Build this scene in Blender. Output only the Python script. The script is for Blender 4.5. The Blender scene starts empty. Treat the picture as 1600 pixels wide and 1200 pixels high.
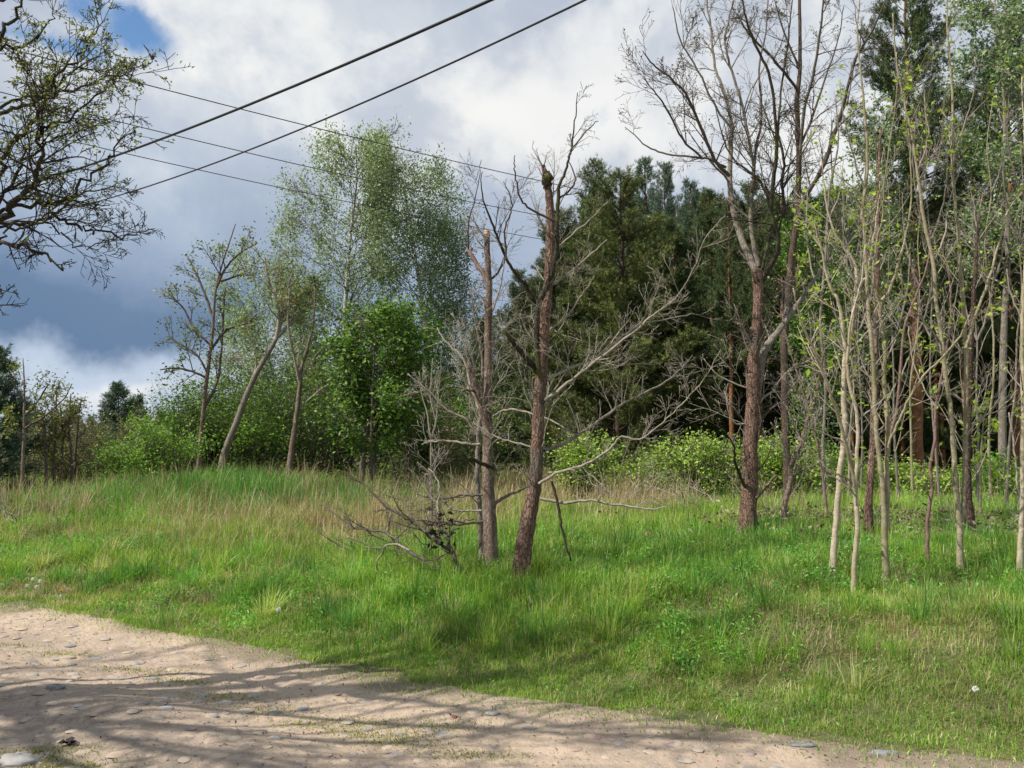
import bpy, math, random
import numpy as np
from mathutils import Vector
R = math.radians
sc = bpy.context.scene
C = sc.collection

# ------------------------------------------------------------------ camera
F = 1500.0; PITCH = math.atan(80 / F); CZ = 1.6
cam_d = bpy.data.cameras.new('camera'); cam = bpy.data.objects.new('camera', cam_d); C.objects.link(cam)
cam_d.sensor_width = 36; cam_d.lens = 36 * F / 1600; cam_d.clip_start = 0.05; cam_d.clip_end = 3000
cam.location = (0, 0, CZ); cam.rotation_euler = (math.pi / 2 + PITCH, 0, 0)
sc.camera = cam

# ------------------------------------------------------------------ light, sky, exposure
SUN_AZ, SUN_EL = R(-112), R(48)          # azimuth measured from +Y towards +X
sd = Vector((math.sin(SUN_AZ) * math.cos(SUN_EL), math.cos(SUN_AZ) * math.cos(SUN_EL), math.sin(SUN_EL)))
sl = bpy.data.lights.new('sun', 'SUN'); sun = bpy.data.objects.new('sun', sl); C.objects.link(sun)
sl.energy = 5.0; sl.angle = R(0.53); sl.color = (1.0, 0.95, 0.87)
sun.rotation_euler = sd.to_track_quat('Z', 'Y').to_euler(); sun.location = sd * 60
sc.view_settings.view_transform = 'Standard'; sc.view_settings.look = 'None'
sc.view_settings.gamma = 1; sc.view_settings.exposure = 0.32; sc.view_settings.use_curve_mapping = False
sc.render.engine = 'CYCLES'
cy = sc.cycles
cy.max_bounces = 6; cy.diffuse_bounces = 3; cy.glossy_bounces = 2; cy.transmission_bounces = 4; cy.transparent_max_bounces = 4
cy.use_denoising = True; cy.caustics_reflective = False; cy.caustics_refractive = False
try:
    cy.denoising_prefilter = 'ACCURATE'; cy.denoiser = 'OPENIMAGEDENOISE'
except Exception: pass

class NT:
    def __init__(s, tree): s.t = tree
    def n(s, typ, ins=None, **kw):
        nd = s.t.nodes.new(typ)
        for k, v in kw.items(): setattr(nd, k, v)
        for k, v in (ins or {}).items():
            sock = nd.inputs[k]
            if hasattr(v, 'is_output') or isinstance(v, bpy.types.NodeSocket): s.t.links.new(v, sock)
            else: sock.default_value = v
        return nd
    def m(s, op, a, b=0.0, c=None, clamp=False):
        ins = {0: a, 1: b}
        if c is not None: ins[2] = c
        return s.n('ShaderNodeMath', ins, operation=op, use_clamp=clamp).outputs[0]
    def smooth(s, x, lo, hi):
        return s.n('ShaderNodeMapRange', {'Value': x, 'From Min': lo, 'From Max': hi}, interpolation_type='SMOOTHSTEP').outputs[0]
    def mix(s, f, a, b, mode='MIX'):
        nd = s.t.nodes.new('ShaderNodeMix'); nd.data_type = 'RGBA'; nd.blend_type = mode; nd.clamp_factor = True
        for sock, v in ((nd.inputs[0], f), (nd.inputs[6], a), (nd.inputs[7], b)):
            if isinstance(v, bpy.types.NodeSocket): s.t.links.new(v, sock)
            elif isinstance(v, (tuple, list)): sock.default_value = (*v[:3], 1)
            else: sock.default_value = v
        return nd.outputs[2]
    def ramp(s, x, stops, interp='LINEAR'):
        nd = s.n('ShaderNodeValToRGB', {0: x}); cr = nd.color_ramp; cr.interpolation = interp
        while len(cr.elements) < len(stops): cr.elements.new(0.5)
        for e, (p, c) in zip(cr.elements, stops): e.position = p; e.color = (*c, 1)
        return nd.outputs[0]
    def noise(s, vec, scale, detail=3, rough=0.55, dist=0.0):
        return s.n('ShaderNodeTexNoise', {'Vector': vec, 'Scale': scale, 'Detail': detail, 'Roughness': rough, 'Distortion': dist})

def build_world():
    w = bpy.data.worlds.new("World"); sc.world = w; w.use_nodes = True
    t = w.node_tree; t.nodes.clear(); N = NT(t)
    sky = N.n('ShaderNodeTexSky', sky_type='NISHITA'); sky.sun_disc = False
    sky.sun_elevation = SUN_EL; sky.sun_rotation = SUN_AZ; sky.air_density = 1.0; sky.dust_density = 0.6; sky.ozone_density = 2.0
    bg1 = N.n('ShaderNodeBackground', {'Color': N.n('ShaderNodeHueSaturation', {'Color': sky.outputs[0], 'Saturation': 1.15}).outputs[0], 'Strength': 0.12})
    tc = N.n('ShaderNodeTexCoord'); vec = tc.outputs['Generated']
    sx = N.n('ShaderNodeSeparateXYZ', {0: vec})
    # billow the lookup direction a little so no edge is straight
    nz = N.noise(vec, 5.0, 6, 0.6); nzb = N.noise(vec, 2.2, 3, 0.5)
    wob = N.m('MULTIPLY', N.m('SUBTRACT', nz.outputs['Fac'], 0.5), 0.17)
    wob2 = N.m('MULTIPLY', N.m('SUBTRACT', nzb.outputs['Fac'], 0.5), 0.20)
    az = N.m('ADD', N.m('ARCTAN2', sx.outputs[0], sx.outputs[1]), wob2)
    el = N.m('ADD', N.m('ADD', N.m('ARCSINE', sx.outputs[2]), wob), N.m('MULTIPLY', wob2, 0.25))
    def blob(a0, e0, sa, se):
        da = N.m('DIVIDE', N.m('SUBTRACT', az, a0), sa); de = N.m('DIVIDE', N.m('SUBTRACT', el, e0), se)
        q = N.m('ADD', N.m('MULTIPLY', da, da), N.m('MULTIPLY', de, de))
        return N.m('POWER', 2.718, N.m('MULTIPLY', q, -1.0))
    def ae(px, py):
        u, v = (px - 800) / F, (600 - py) / F
        y = math.cos(PITCH) - v * math.sin(PITCH); z = math.sin(PITCH) + v * math.cos(PITCH)
        l = math.sqrt(u * u + y * y + z * z)
        return math.atan2(u, y), math.asin(z / l)
    # base cloud brightness by elevation
    base = N.ramp(N.m('MULTIPLY', el, 1.6), [
        (0.0, (0.64, 0.73, 0.84)), (0.07, (0.60, 0.70, 0.83)), (0.14, (0.52, 0.62, 0.77)), (0.23, (0.40, 0.50, 0.66)),
        (0.36, (0.48, 0.57, 0.70)), (0.55, (0.55, 0.62, 0.72)), (0.80, (0.58, 0.63, 0.71)), (1.0, (0.50, 0.58, 0.70))])
    # billows
    big = N.noise(vec, 4.2, 7, 0.58, 0.3); fine = N.noise(vec, 9.0, 7, 0.6)
    bl = N.smooth(N.m('ADD', big.outputs['Fac'], N.m('MULTIPLY', N.m('SUBTRACT', fine.outputs['Fac'], .5), .35)), 0.44, 0.62)
    amt = N.smooth(el, 0.16, 0.32)
    col = N.mix(N.m('MULTIPLY', N.m('MULTIPLY', bl, amt), 0.85), base, (0.83, 0.86, 0.88))
    lo = N.smooth(N.m('ADD', N.m('MULTIPLY', fine.outputs['Fac'], .6), N.m('MULTIPLY', nzb.outputs['Fac'], .4)), 0.56, 0.42)
    col = N.mix(N.m('MULTIPLY', lo, 0.50), col, (0.34, 0.41, 0.55))
    # heavy slate-blue bank above the horizon to the left
    a, e = ae(110, 495); dark = blob(a, e, 0.27, 0.050)
    low = N.smooth(el, 0.064, 0.100)
    col = N.mix(N.m('MULTIPLY', N.m('MULTIPLY', dark, low), 1.15, clamp=True), col, (0.12, 0.205, 0.35))
    a, e = ae(250, 420); d2 = blob(a, e, 0.25, 0.09)
    col = N.mix(N.m('MULTIPLY', N.m('MULTIPLY', d2, low), 0.35), col, (0.26, 0.35, 0.50))
    # bright cloud heads
    for px, py, sa, se, k in ((330, 110, .12, .07, .85), (760, 190, .15, .08, .7), (1010, 130, .10, .12, .5), (215, 620, .06, .012, .6),
                              (60, 130, .07, .04, .8), (1330, 250, .15, .2, .5), (560, 30, .12, .05, .4)):
        a, e = ae(px, py)
        col = N.mix(N.m('MULTIPLY', blob(a, e, sa, se), N.m('MULTIPLY', N.m('ADD', bl, 0.45), k)), col, (0.93, 0.93, 0.91))
    # gaps of blue
    gap = None
    for px, py, sa, se in ((246, 50, .050, .030), (70, 85, .08, .020), (140, 12, .04, .020)):
        a, e = ae(px, py); g = blob(a, e, sa, se); gap = g if gap is None else N.m('MAXIMUM', gap, g)
    rnd = N.smooth(N.noise(vec, 2.0, 4).outputs['Fac'], 0.60, 0.72)
    off = N.smooth(N.m('ABSOLUTE', az), 0.75, 1.0)
    gap = N.m('MAXIMUM', N.smooth(N.m('ADD', gap, N.m('MULTIPLY', N.m('SUBTRACT', fine.outputs['Fac'], 0.5), 2.6)), 0.25, 0.95), N.m('MULTIPLY', rnd, off))
    bg2 = N.n('ShaderNodeBackground', {'Color': col, 'Strength': 0.80})
    mx = N.n('ShaderNodeMixShader', {0: gap, 1: bg2.outputs[0], 2: bg1.outputs[0]})
    N.n('ShaderNodeOutputWorld', {0: mx.outputs[0]})
build_world()

# ------------------------------------------------------------------ helpers
RS = np.random.RandomState(7)
def P(px, py, Y):
    u, v = (px - 800) / F, (600 - py) / F
    y = math.cos(PITCH) - v * math.sin(PITCH); z = math.sin(PITCH) + v * math.cos(PITCH)
    k = Y / y
    return np.array((u * k, Y, CZ + z * k))
def _h2(ix, iy, seed):
    n = (ix.astype(np.int64) * 374761393 + iy.astype(np.int64) * 668265263 + seed * 1442695041) & 0x7fffffff
    n = ((n ^ (n >> 13)) * 1274126177) & 0x7fffffff
    return ((n ^ (n >> 16)) & 0xffff) / 65535.0
def vn(x, y, s, seed=0):
    x = np.asarray(x, float) * s; y = np.asarray(y, float) * s
    ix, iy = np.floor(x), np.floor(y); fx, fy = x - ix, y - iy
    fx = fx * fx * (3 - 2 * fx); fy = fy * fy * (3 - 2 * fy)
    a, b, c, d = _h2(ix, iy, seed), _h2(ix + 1, iy, seed), _h2(ix, iy + 1, seed), _h2(ix + 1, iy + 1, seed)
    return (a * (1 - fx) + b * fx) * (1 - fy) + (c * (1 - fx) + d * fx) * fy
def fbm(x, y, s, seed=0, o=3):
    r, a, t = 0, 1, 0
    for i in range(o): r = r + a * vn(x, y, s * 2 ** i, seed + i * 17); t += a; a *= .5
    return r / t
def ss(x, a, b):
    t = np.clip((x - a) / (b - a), 0, 1); return t * t * (3 - 2 * t)

EDGE_PX = [(-700, 868), (-400, 893), (-200, 915), (0, 940), (100, 955), (200, 972), (300, 990), (400, 1010), (500, 1032), (600, 1053), (700, 1070), (800, 1088),
           (900, 1100), (1000, 1112), (1100, 1128), (1200, 1143), (1300, 1158), (1400, 1170), (1500, 1179), (1600, 1190), (2000, 1240), (2700, 1310)]
def _onz(px, py, z):
    q = P(px, py, 1.0) - np.array((0, 0, CZ)); return q * ((z - CZ) / q[2])
_E = np.array([_onz(a, b, 0.02)[:2] for a, b in EDGE_PX])
_E = np.vstack([[(-60, _E[0, 1] + 14)], _E, [(40, -9)]]); _o = np.argsort(_E[:, 0]); _E = _E[_o]
def sdist(x, y):
    return (y - np.interp(x, _E[:, 0], _E[:, 1])) * 0.87
def ground_h(x, y):
    x = np.asarray(x, float); y = np.asarray(y, float)
    s = sdist(x, y)
    right = ss(x, -3, 2.5)
    bank = (0.16 + 0.22 * right) * ss(s, -0.05, 1.7) + 0.10 * ss(s, 1.0, 4.0)
    roll = (fbm(x, y, 0.45, 3, 2) - .5) * 0.18 * ss(s, .2, 2.5) + (fbm(x, y, 2.2, 9, 2) - .5) * 0.13 * ss(s, .1, 1.0) + (fbm(x, y, 1.1, 19, 2) - .5) * 0.26 * ss(s, .3, 1.2) * (1 - ss(s, 3, 4.5)) * right
    mound = 0.34 * np.exp(-((x + 5.6) / 3.1) ** 2 - ((y - 18.5) / 3.2) ** 2)
    dip = -0.35 * np.exp(-((x + 12.5) / 3.2) ** 2 - ((y - 19) / 6) ** 2)
    farr = -0.25 * ss(y, 30, 60)
    hgt = bank + (roll + mound + dip) * (1 - ss(np.hypot(x, y), 40, 80)) + farr
    road_low = -0.14 * (1 - ss(s, -0.25, 0.02))
    back = 0.12 * ss(-s, 4.5, 7)
    return hgt + road_low * (1 - ss(-s, 4.2, 4.6)) + back
def road_h(x, y):
    s = sdist(x, y)
    z = -0.045 * np.exp(-((s + 0.75) / .5) ** 2) + 0.055 * np.exp(-((s + 1.75) / .35) ** 2) + 0.02 * ss(-s, 1.7, 3)
    z = z + (fbm(x, y, 1.3, 31, 3) - .5) * 0.05 + (fbm(x, y, 7, 41, 3) - .5) * 0.022 + (vn(x, y, 30, 51) - .5) * 0.006
    return z + 0.015 - 0.13 * ss(s, -0.02, 0.24 ) * 0.6
def gh(x, y): return float(ground_h(x, y))
def hit(px, py):
    for Y in np.arange(4.0, 60, 0.02):
        q = P(px, py, Y)
        if q[2] <= gh(q[0], q[1]): return q
    return q

def make_mesh(name, V, Fc, sizes, mat, parent=None, smooth=False, attrs=None, loc=None):
    """V (n,3); Fc flat loop indices; sizes per face"""
    V = np.asarray(V, np.float32)
    if loc is not None: V = V - np.asarray(loc, np.float32)
    me = bpy.data.meshes.new(name)
    me.vertices.add(len(V)); me.vertices.foreach_set('co', np.ascontiguousarray(V).ravel())
    Fc = np.asarray(Fc, np.int32).ravel(); sizes = np.asarray(sizes, np.int32)
    me.loops.add(len(Fc)); me.loops.foreach_set('vertex_index', Fc)
    me.polygons.add(len(sizes)); st = np.zeros(len(sizes), np.int32); st[1:] = np.cumsum(sizes)[:-1]
    me.polygons.foreach_set('loop_start', st)
    if smooth: me.polygons.foreach_set('use_smooth', np.ones(len(sizes), bool))
    me.update(calc_edges=True)
    for k, a in (attrs or {}).items():
        at = me.attributes.new(k, 'FLOAT', 'POINT'); at.data.foreach_set('value', np.asarray(a, np.float32))
    me.materials.append(mat)
    o = bpy.data.objects.new(name, me); C.objects.link(o)
    if parent is not None: o.parent = parent
    elif loc is not None: o.location = Vector([float(v) for v in loc])
    return o
def tag(o, label=None, cat=None, group=None, kind=None):
    if label: o['label'] = label
    if cat: o['category'] = cat
    if group: o['group'] = group
    if kind: o['kind'] = kind
    return o
def thing(name, label, cat, loc, group=None):
    o = bpy.data.objects.new(name, None); C.objects.link(o); o.location = Vector([float(v) for v in loc]); o.empty_display_size = .2
    return tag(o, label, cat, group)
def copy_tree(src, loc, rz=0, scale=1, label=None, group=None):
    r = src.copy(); C.objects.link(r); r.location = Vector([float(v) for v in loc]); r.rotation_euler = (0, 0, rz)
    r.scale = (scale, scale, scale) if not isinstance(scale, tuple) else scale
    if label: r['label'] = label
    if group: r['group'] = group
    for ch in list(src.children):
        c = ch.copy(); C.objects.link(c); c.parent = r
    return r

class Tubes:
    def __init__(s): s.g = {}
    def add(s, pts, rad, sides):
        s.g.setdefault((len(pts), sides), []).append((np.asarray(pts, float), np.asarray(rad, float)))
    def arrays(s, rough=0.0):
        VV, FF, SS, off = [], [], [], 0
        for (n, k), L in s.g.items():
            Pn = np.stack([a for a, b in L]); Rn = np.stack([b for a, b in L]); m = len(L)
            T = np.gradient(Pn, axis=1); T /= (np.linalg.norm(T, axis=2, keepdims=True) + 1e-9)
            mean = np.abs(T.mean(axis=1)); ref = np.zeros((m, 3)); ref[np.arange(m), mean.argmin(axis=1)] = 1
            U = np.cross(T, ref[:, None, :]); U /= (np.linalg.norm(U, axis=2, keepdims=True) + 1e-9); W = np.cross(T, U)
            a = np.arange(k) * 2 * math.pi / k
            rr = Rn[:, :, None] * np.ones(k)
            if rough > 0 and k >= 8:
                rr = rr * (1 + (RS.rand(m, n, k) - .5) * rough)
            V = Pn[:, :, None, :] + (U[:, :, None, :] * np.cos(a)[None, None, :, None] + W[:, :, None, :] * np.sin(a)[None, None, :, None]) * rr[..., None]
            V = V.reshape(-1, 3)
            b = np.arange(m)[:, None, None] * n * k + np.arange(n - 1)[None, :, None] * k
            i = np.arange(k)[None, None, :]; j = (i + 1) % k
            q = np.stack([b + i, b + j, b + k + j, b + k + i], axis=-1).reshape(-1, 4) + off
            VV.append(V); FF.append(q.ravel()); SS.append(np.full(len(q), 4))
            cap = (np.arange(m)[:, None] * n * k + (n - 1) * k + np.arange(k)[None, :]) + off
            FF.append(cap.ravel()); SS.append(np.full(m, k))
            off += len(V)
        return np.vstack(VV), np.concatenate(FF), np.concatenate(SS)
    def build(s, name, mat, parent=None, loc=None, rough=0.0):
        if not s.g: return None
        V, Fc, S = s.arrays(rough)
        return make_mesh(name, V, Fc, S, mat, parent, True, None, loc)

def unit(v): return v / (np.linalg.norm(v) + 1e-9)
def catmull(p, k):
    p = np.asarray(p, float)
    if len(p) < 3: t = np.linspace(0, 1, k + 2)[:, None]; return p[0] * (1 - t) + p[-1] * t
    q = np.vstack([2 * p[0] - p[1], p, 2 * p[-1] - p[-2]]); out = []
    for i in range(1, len(q) - 2):
        for t in np.arange(k) / k:
            out.append(.5 * ((2 * q[i]) + (-q[i - 1] + q[i + 1]) * t + (2 * q[i - 1] - 5 * q[i] + 4 * q[i + 1] - q[i + 2]) * t * t + (-q[i - 1] + 3 * q[i] - 3 * q[i + 1] + q[i + 2]) * t ** 3))
    out.append(q[-2]); return np.array(out)
class Spec:
    def __init__(s, **k):
        s.seg = .12; s.wob = .22; s.up = .05; s.maxl = 2; s.nch = (9, 5, 3); s.ang = (50, 45, 40); s.ratio = (.45, .45, .45); s.minr = .0022
        s.t0 = .15; s.taper = .3; s.r0 = .03; s.kk = 1
        s.__dict__.update(k)
def perp(d, rng, ang):
    a = rng.randn(3); a = unit(a - d * a.dot(d)); c = math.cos(ang); return unit(d * c + a * math.sin(ang))
def grow(T, p, d, L, r, lvl, S, rng, ends, child_t=0):
    n = int(np.clip(L / S.seg, 3, 14)); n = (3, 4, 6, 8, 10, 12, 14)[int(np.searchsorted((3, 4, 6, 8, 10, 12, 14), n))]
    pts = [p]; d0 = d; q = p; st = L / (n - 1)
    for i in range(n - 1):
        d0 = unit(d0 + rng.randn(3) * S.wob + np.array((0, 0, S.up))); q = q + d0 * st; pts.append(q)
    pts = np.array(pts); rad = np.maximum(r * np.linspace(1, S.taper, n), S.minr * .8)
    T.add(pts, rad, 3 if r < .006 else (4 if r < .012 else (6 if r < .04 else 8)))
    if lvl >= S.maxl: ends.append(pts); return
    k = S.nch[lvl]; k = rng.poisson(k) if k > 3 else int(round(k))
    for j in range(k):
        t = S.t0 + (1 - S.t0) * (j + rng.rand()) / k; i = min(int(t * (n - 1)), n - 2); f = t * (n - 1) - i
        pp = pts[i] * (1 - f) + pts[i + 1] * f; dd = unit(pts[i + 1] - pts[i])
        nd = perp(dd, rng, R(S.ang[lvl] * rng.uniform(.6, 1.3)))
        grow(T, pp, nd, L * S.ratio[lvl] * rng.uniform(.55, 1.25) * (1.15 - .6 * t), max(r * (1 - .65 * t) * .55, S.minr), lvl + 1, S, rng, ends)
    ends.append(pts[-max(2, n // 3):])

def leaf_cards(pos, size, rng, droop=0.0, updir=0.35, aspect=.6, shape='leaf'):
    """many separate small leaves, each a folded rhombus of two triangles"""
    n = len(pos)
    a = rng.randn(n, 3); a[:, 2] = a[:, 2] * .6 - droop; a /= np.linalg.norm(a, axis=1, keepdims=True)
    nn = rng.randn(n, 3); nn[:, 2] += updir * 3; b = np.cross(a, nn); b /= (np.linalg.norm(b, axis=1, keepdims=True) + 1e-9)
    c = np.cross(b, a)
    sz = size * rng.uniform(.6, 1.25, n)[:, None]
    v0 = pos; v2 = pos + a * sz - c * sz * .12; mid = pos + a * sz * .5 + c * sz * .10
    v1 = mid + b * sz * aspect * .5; v3 = mid - b * sz * aspect * .5
    V = np.stack([v0, v1, v2, v3], axis=1).reshape(-1, 3)
    i = np.arange(n)[:, None] * 4
    Fc = np.concatenate([i + np.array([[0, 1, 2]]), i + np.array([[0, 2, 3]])], axis=1).ravel()
    return V, Fc, np.full(2 * n, 3), np.repeat(rng.rand(n), 4)
def pts_along(ends, per, jit, rng, frac=0.0):
    out = []
    for e in ends:
        k = per if isinstance(per, int) else rng.poisson(per)
        if k < 1: continue
        t = (frac + (1 - frac) * rng.rand(k)) * (len(e) - 1); i = np.minimum(t.astype(int), len(e) - 2); f = (t - i)[:, None]
        out.append(e[i] * (1 - f) + e[i + 1] * f + rng.randn(k, 3) * jit)
    return np.vstack(out) if out else np.zeros((0, 3))
def leaf_obj(name, pos, size, mat, parent, loc, rng, **k):
    if len(pos) == 0: return None
    V, Fc, S, rn = leaf_cards(pos, size, rng, **k)
    return make_mesh(name, V, Fc, S, mat, parent, False, {'rnd': rn}, loc)

# ------------------------------------------------------------------ materials
def new_mat(name):
    m = bpy.data.materials.new(name); m.use_nodes = True; m.node_tree.nodes.clear(); return m, NT(m.node_tree)
def finish(N, col, rough=.8, bump=None, bstr=.4, bdist=.02, spec=.3):
    ins = {'Base Color': col, 'Roughness': rough, 'Specular IOR Level': spec}
    if bump is not None:
        ins['Normal'] = N.n('ShaderNodeBump', {'Height': bump, 'Strength': bstr, 'Distance': bdist}).outputs[0]
    b = N.n('ShaderNodeBsdfPrincipled', ins); N.n('ShaderNodeOutputMaterial', {0: b.outputs[0]}); return b
def leaf_mat(name, stops, trans=.35, rough=.5, patch=None, tscale=1.35):
    m, N = new_mat(name)
    at = N.n('ShaderNodeAttribute', attribute_name='rnd').outputs['Fac']
    col = N.ramp(at, stops)
    geo = N.n('ShaderNodeNewGeometry').outputs['Position']
    nz = N.noise(geo, 1.6, 3).outputs['Fac']
    hs = N.n('ShaderNodeHueSaturation', {'Color': col, 'Hue': .5, 'Saturation': 1.0, 'Value': N.n('ShaderNodeMapRange', {'Value': nz, 'From Min': .3, 'From Max': .7, 'To Min': .75, 'To Max': 1.25}).outputs[0]})
    col = hs.outputs[0]
    b = N.n('ShaderNodeBsdfPrincipled', {'Base Color': col, 'Roughness': rough, 'Specular IOR Level': .35})
    tr = N.n('ShaderNodeBsdfTranslucent', {'Color': N.mix(1.0, col, (tscale, tscale * 1.05, tscale * .55), 'MULTIPLY')})
    mx = N.n('ShaderNodeMixShader', {0: trans, 1: b.outputs[0], 2: tr.outputs[0]})
    N.n('ShaderNodeOutputMaterial', {0: mx.outputs[0]}); return m
def bark_mat(name, c1, c2, c3, scale=9, stretch=.28, bstr=.7, bdist=.012, patches=None):
    stretch = min(stretch * 1.15, 2.2)
    m, N = new_mat(name)
    pos = N.n('ShaderNodeNewGeometry').outputs['Position']
    mp = N.n('ShaderNodeMapping', {'Vector': pos, 'Scale': (1, 1, stretch)}).outputs[0]
    wv = N.noise(mp, scale * 3, 3); mp = N.n('ShaderNodeVectorMath', {0: mp, 1: N.n('ShaderNodeVectorMath', {0: wv.outputs['Color'], 'Scale': .05}, operation='SCALE').outputs[0]}, operation='ADD').outputs[0]
    n1 = N.noise(mp, scale * 2.4, 6, .65, .4).outputs['Fac']; n2 = N.noise(pos, scale * .35, 3).outputs['Fac']
    vo = N.n('ShaderNodeTexVoronoi', {'Vector': mp, 'Scale': scale * 5.0, 'Randomness': 1.0}, feature='DISTANCE_TO_EDGE').outputs['Distance']
    crack = N.smooth(vo, 0.0, .16)
    col = N.ramp(n1, [(.30, c1), (.52, c2), (.74, c3)])
    col = N.mix(N.m('MULTIPLY', N.m('SUBTRACT', 1.0, crack), .30), col, tuple(v * .45 for v in c1))
    col = N.mix(N.smooth(n2, .52, .68), col, patches or tuple(v * .75 for v in c2))
    h = N.m('ADD', N.m('MULTIPLY', crack, .6), n1)
    finish(N, col, .88, h, bstr, bdist, .2); return m
M = {}
M['pine_bark'] = bark_mat('pine_bark', (.10, .062, .047), (.235, .145, .108), (.40, .27, .20), 8, .26, 1.0, .025, (.15, .12, .095))
M['pine_bark_dark'] = bark_mat('pine_bark_dark', (.05, .035, .032), (.12, .075, .06), (.22, .15, .12), 8, .30, .9, .03)
M['orange_bark'] = bark_mat('orange_bark', (.12, .055, .03), (.27, .12, .06), (.36, .19, .11), 5, .4, .6, .02)
M['grey_bark'] = bark_mat('grey_bark', (.12, .10, .085), (.24, .205, .17), (.36, .32, .27), 9, .5, .6, .01, (.17, .15, .10))
M['brown_bark'] = bark_mat('brown_bark', (.12, .085, .068), (.25, .185, .145), (.38, .30, .24), 10, .4, .8, .015, (.13, .085, .065))
M['pale_bark'] = bark_mat('pale_bark', (.32, .26, .18), (.47, .395, .285), (.58, .51, .40), 6, 2.2, .4, .006, (.30, .26, .15))
M['olive_bark'] = bark_mat('olive_bark', (.21, .18, .11), (.33, .285, .185), (.44, .385, .275), 6, 2.0, .4, .006, (.20, .18, .09))
M['twig'] = bark_mat('twig', (.19, .165, .13), (.32, .28, .225), (.43, .38, .32), 12, 1, .2, .003)
M['twig_dark'] = bark_mat('twig_dark', (.07, .055, .045), (.125, .10, .082), (.20, .165, .135), 12, 1, .2, .003)
M['mossy_bark'] = bark_mat('mossy_bark', (.028, .024, .018), (.06, .05, .036), (.11, .095, .06), 9, .5, .6, .01, (.085, .085, .025))  # mossy patches; base tones darkened to paint in the overhanging branches' backlit shade
M['red_twig'] = bark_mat('red_twig', (.14, .08, .07), (.23, .145, .125), (.33, .23, .20), 10, 1, .3, .004)
def birch_bark():
    m, N = new_mat('birch_bark'); pos = N.n('ShaderNodeNewGeometry').outputs['Position']
    mp = N.n('ShaderNodeMapping', {'Vector': pos, 'Scale': (1, 1, 4)}).outputs[0]
    n = N.noise(mp, 5, 4, .6).outputs['Fac']; n2 = N.noise(pos, 3, 3).outputs['Fac']
    col = N.mix(N.smooth(N.m('ADD', n, N.m('MULTIPLY', n2, .5)), .78, .86), (.62, .60, .56), (.06, .05, .045))
    finish(N, col, .7, n, .3, .01); return m
M['birch_bark'] = birch_bark()
M['dark_brown_bark'] = bark_mat('dark_brown_bark', (.055, .038, .03), (.125, .085, .065), (.22, .16, .12), 10, .4, .8, .015)
def plain(name, col, rough=.8, var=.3, scale=20):
    m, N = new_mat(name); pos = N.n('ShaderNodeNewGeometry').outputs['Position']
    n = N.noise(pos, scale, 4).outputs['Fac']
    c = N.mix(n, tuple(v * (1 - var) for v in col), tuple(min(1, v * (1 + var)) for v in col)); finish(N, c, rough, n, .3, .01); return m
M['cut_wood'] = plain('cut_wood', (.52, .36, .20), .8, .25, 40)
M['cable'] = plain('cable', (.018, .018, .020), .5, .2, 5)
M['wire'] = plain('wire', (.045, .045, .048), .45, .2, 5)
M['moss'] = plain('moss', (.11, .10, .02), .95, .5, 30)
M['stone_grey'] = plain('stone_grey', (.22, .215, .215), .85, .5, 18)
M['stone_white'] = plain('stone_white', (.36, .34, .32), .75, .3, 14)
M['petal_white'] = plain('petal_white', (.75, .76, .72), .8, .1)
M['petal_yellow'] = plain('petal_yellow', (.80, .58, .03), .7, .1)
M['stem_green'] = plain('stem_green', (.16, .22, .06), .7, .2)
M['red_leaf'] = plain('red_leaf', (.20, .05, .035), .6, .3)
M['dark_leaf'] = plain('dark_leaf', (.035, .022, .02), .8, .4)
M['birch_leaf'] = leaf_mat('birch_leaf', [(0, (.14, .205, .09)), (.35, (.23, .31, .16)), (.7, (.33, .41, .24)), (1, (.47, .52, .38))], .32)
M['birch_leaf_dark'] = leaf_mat('birch_leaf_dark', [(0, (.09, .16, .06)), (.35, (.165, .25, .11)), (.7, (.25, .34, .18)), (1, (.38, .44, .29))], .3)
M['bright_leaf'] = leaf_mat('bright_leaf', [(0, (.08, .17, .02)), (.4, (.14, .28, .035)), (.8, (.24, .40, .06)), (1, (.36, .50, .12))], .40)
M['maple_leaf'] = leaf_mat('maple_leaf', [(0, (.035, .085, .016)), (.4, (.075, .155, .025)), (.75, (.14, .25, .04)), (1, (.27, .38, .09))], .36)
M['bush_leaf'] = leaf_mat('bush_leaf', [(0, (.12, .22, .025)), (.35, (.22, .35, .045)), (.75, (.34, .46, .085)), (1, (.47, .55, .18))], .33)
M['olive_leaf'] = leaf_mat('olive_leaf', [(0, (.07, .085, .022)), (.4, (.13, .145, .04)), (.8, (.21, .205, .07)), (1, (.28, .25, .12))], .3)
M['bud_leaf'] = leaf_mat('bud_leaf', [(0, (.10, .125, .025)), (.5, (.21, .24, .05)), (1, (.33, .34, .11))], .4)
M['spray_leaf'] = leaf_mat('spray_leaf', [(0, (.18, .28, .02)), (.5, (.30, .42, .04)), (1, (.42, .52, .09))], .4)
M['litter'] = leaf_mat('litter', [(0, (.09, .06, .04)), (.5, (.20, .145, .105)), (.85, (.30, .235, .18)), (1, (.38, .32, .26))], .1)
M['weed_leaf'] = leaf_mat('weed_leaf', [(0, (.06, .20, .03)), (.4, (.11, .31, .045)), (.8, (.19, .42, .07)), (1, (.30, .48, .15))], .35)
M['grass'] = leaf_mat('grass', [(0, (.055, .13, .016)), (.25, (.125, .26, .028)), (.5, (.225, .38, .045)), (.72, (.35, .45, .085)), (.84, (.45, .42, .19)), (1, (.62, .54, .37))], .36)
M['lush_grass'] = leaf_mat('lush_grass', [(0, (.035, .11, .022)), (.4, (.08, .22, .035)), (.75, (.15, .33, .055)), (.92, (.28, .41, .11)), (1, (.46, .43, .25))], .38)
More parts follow.
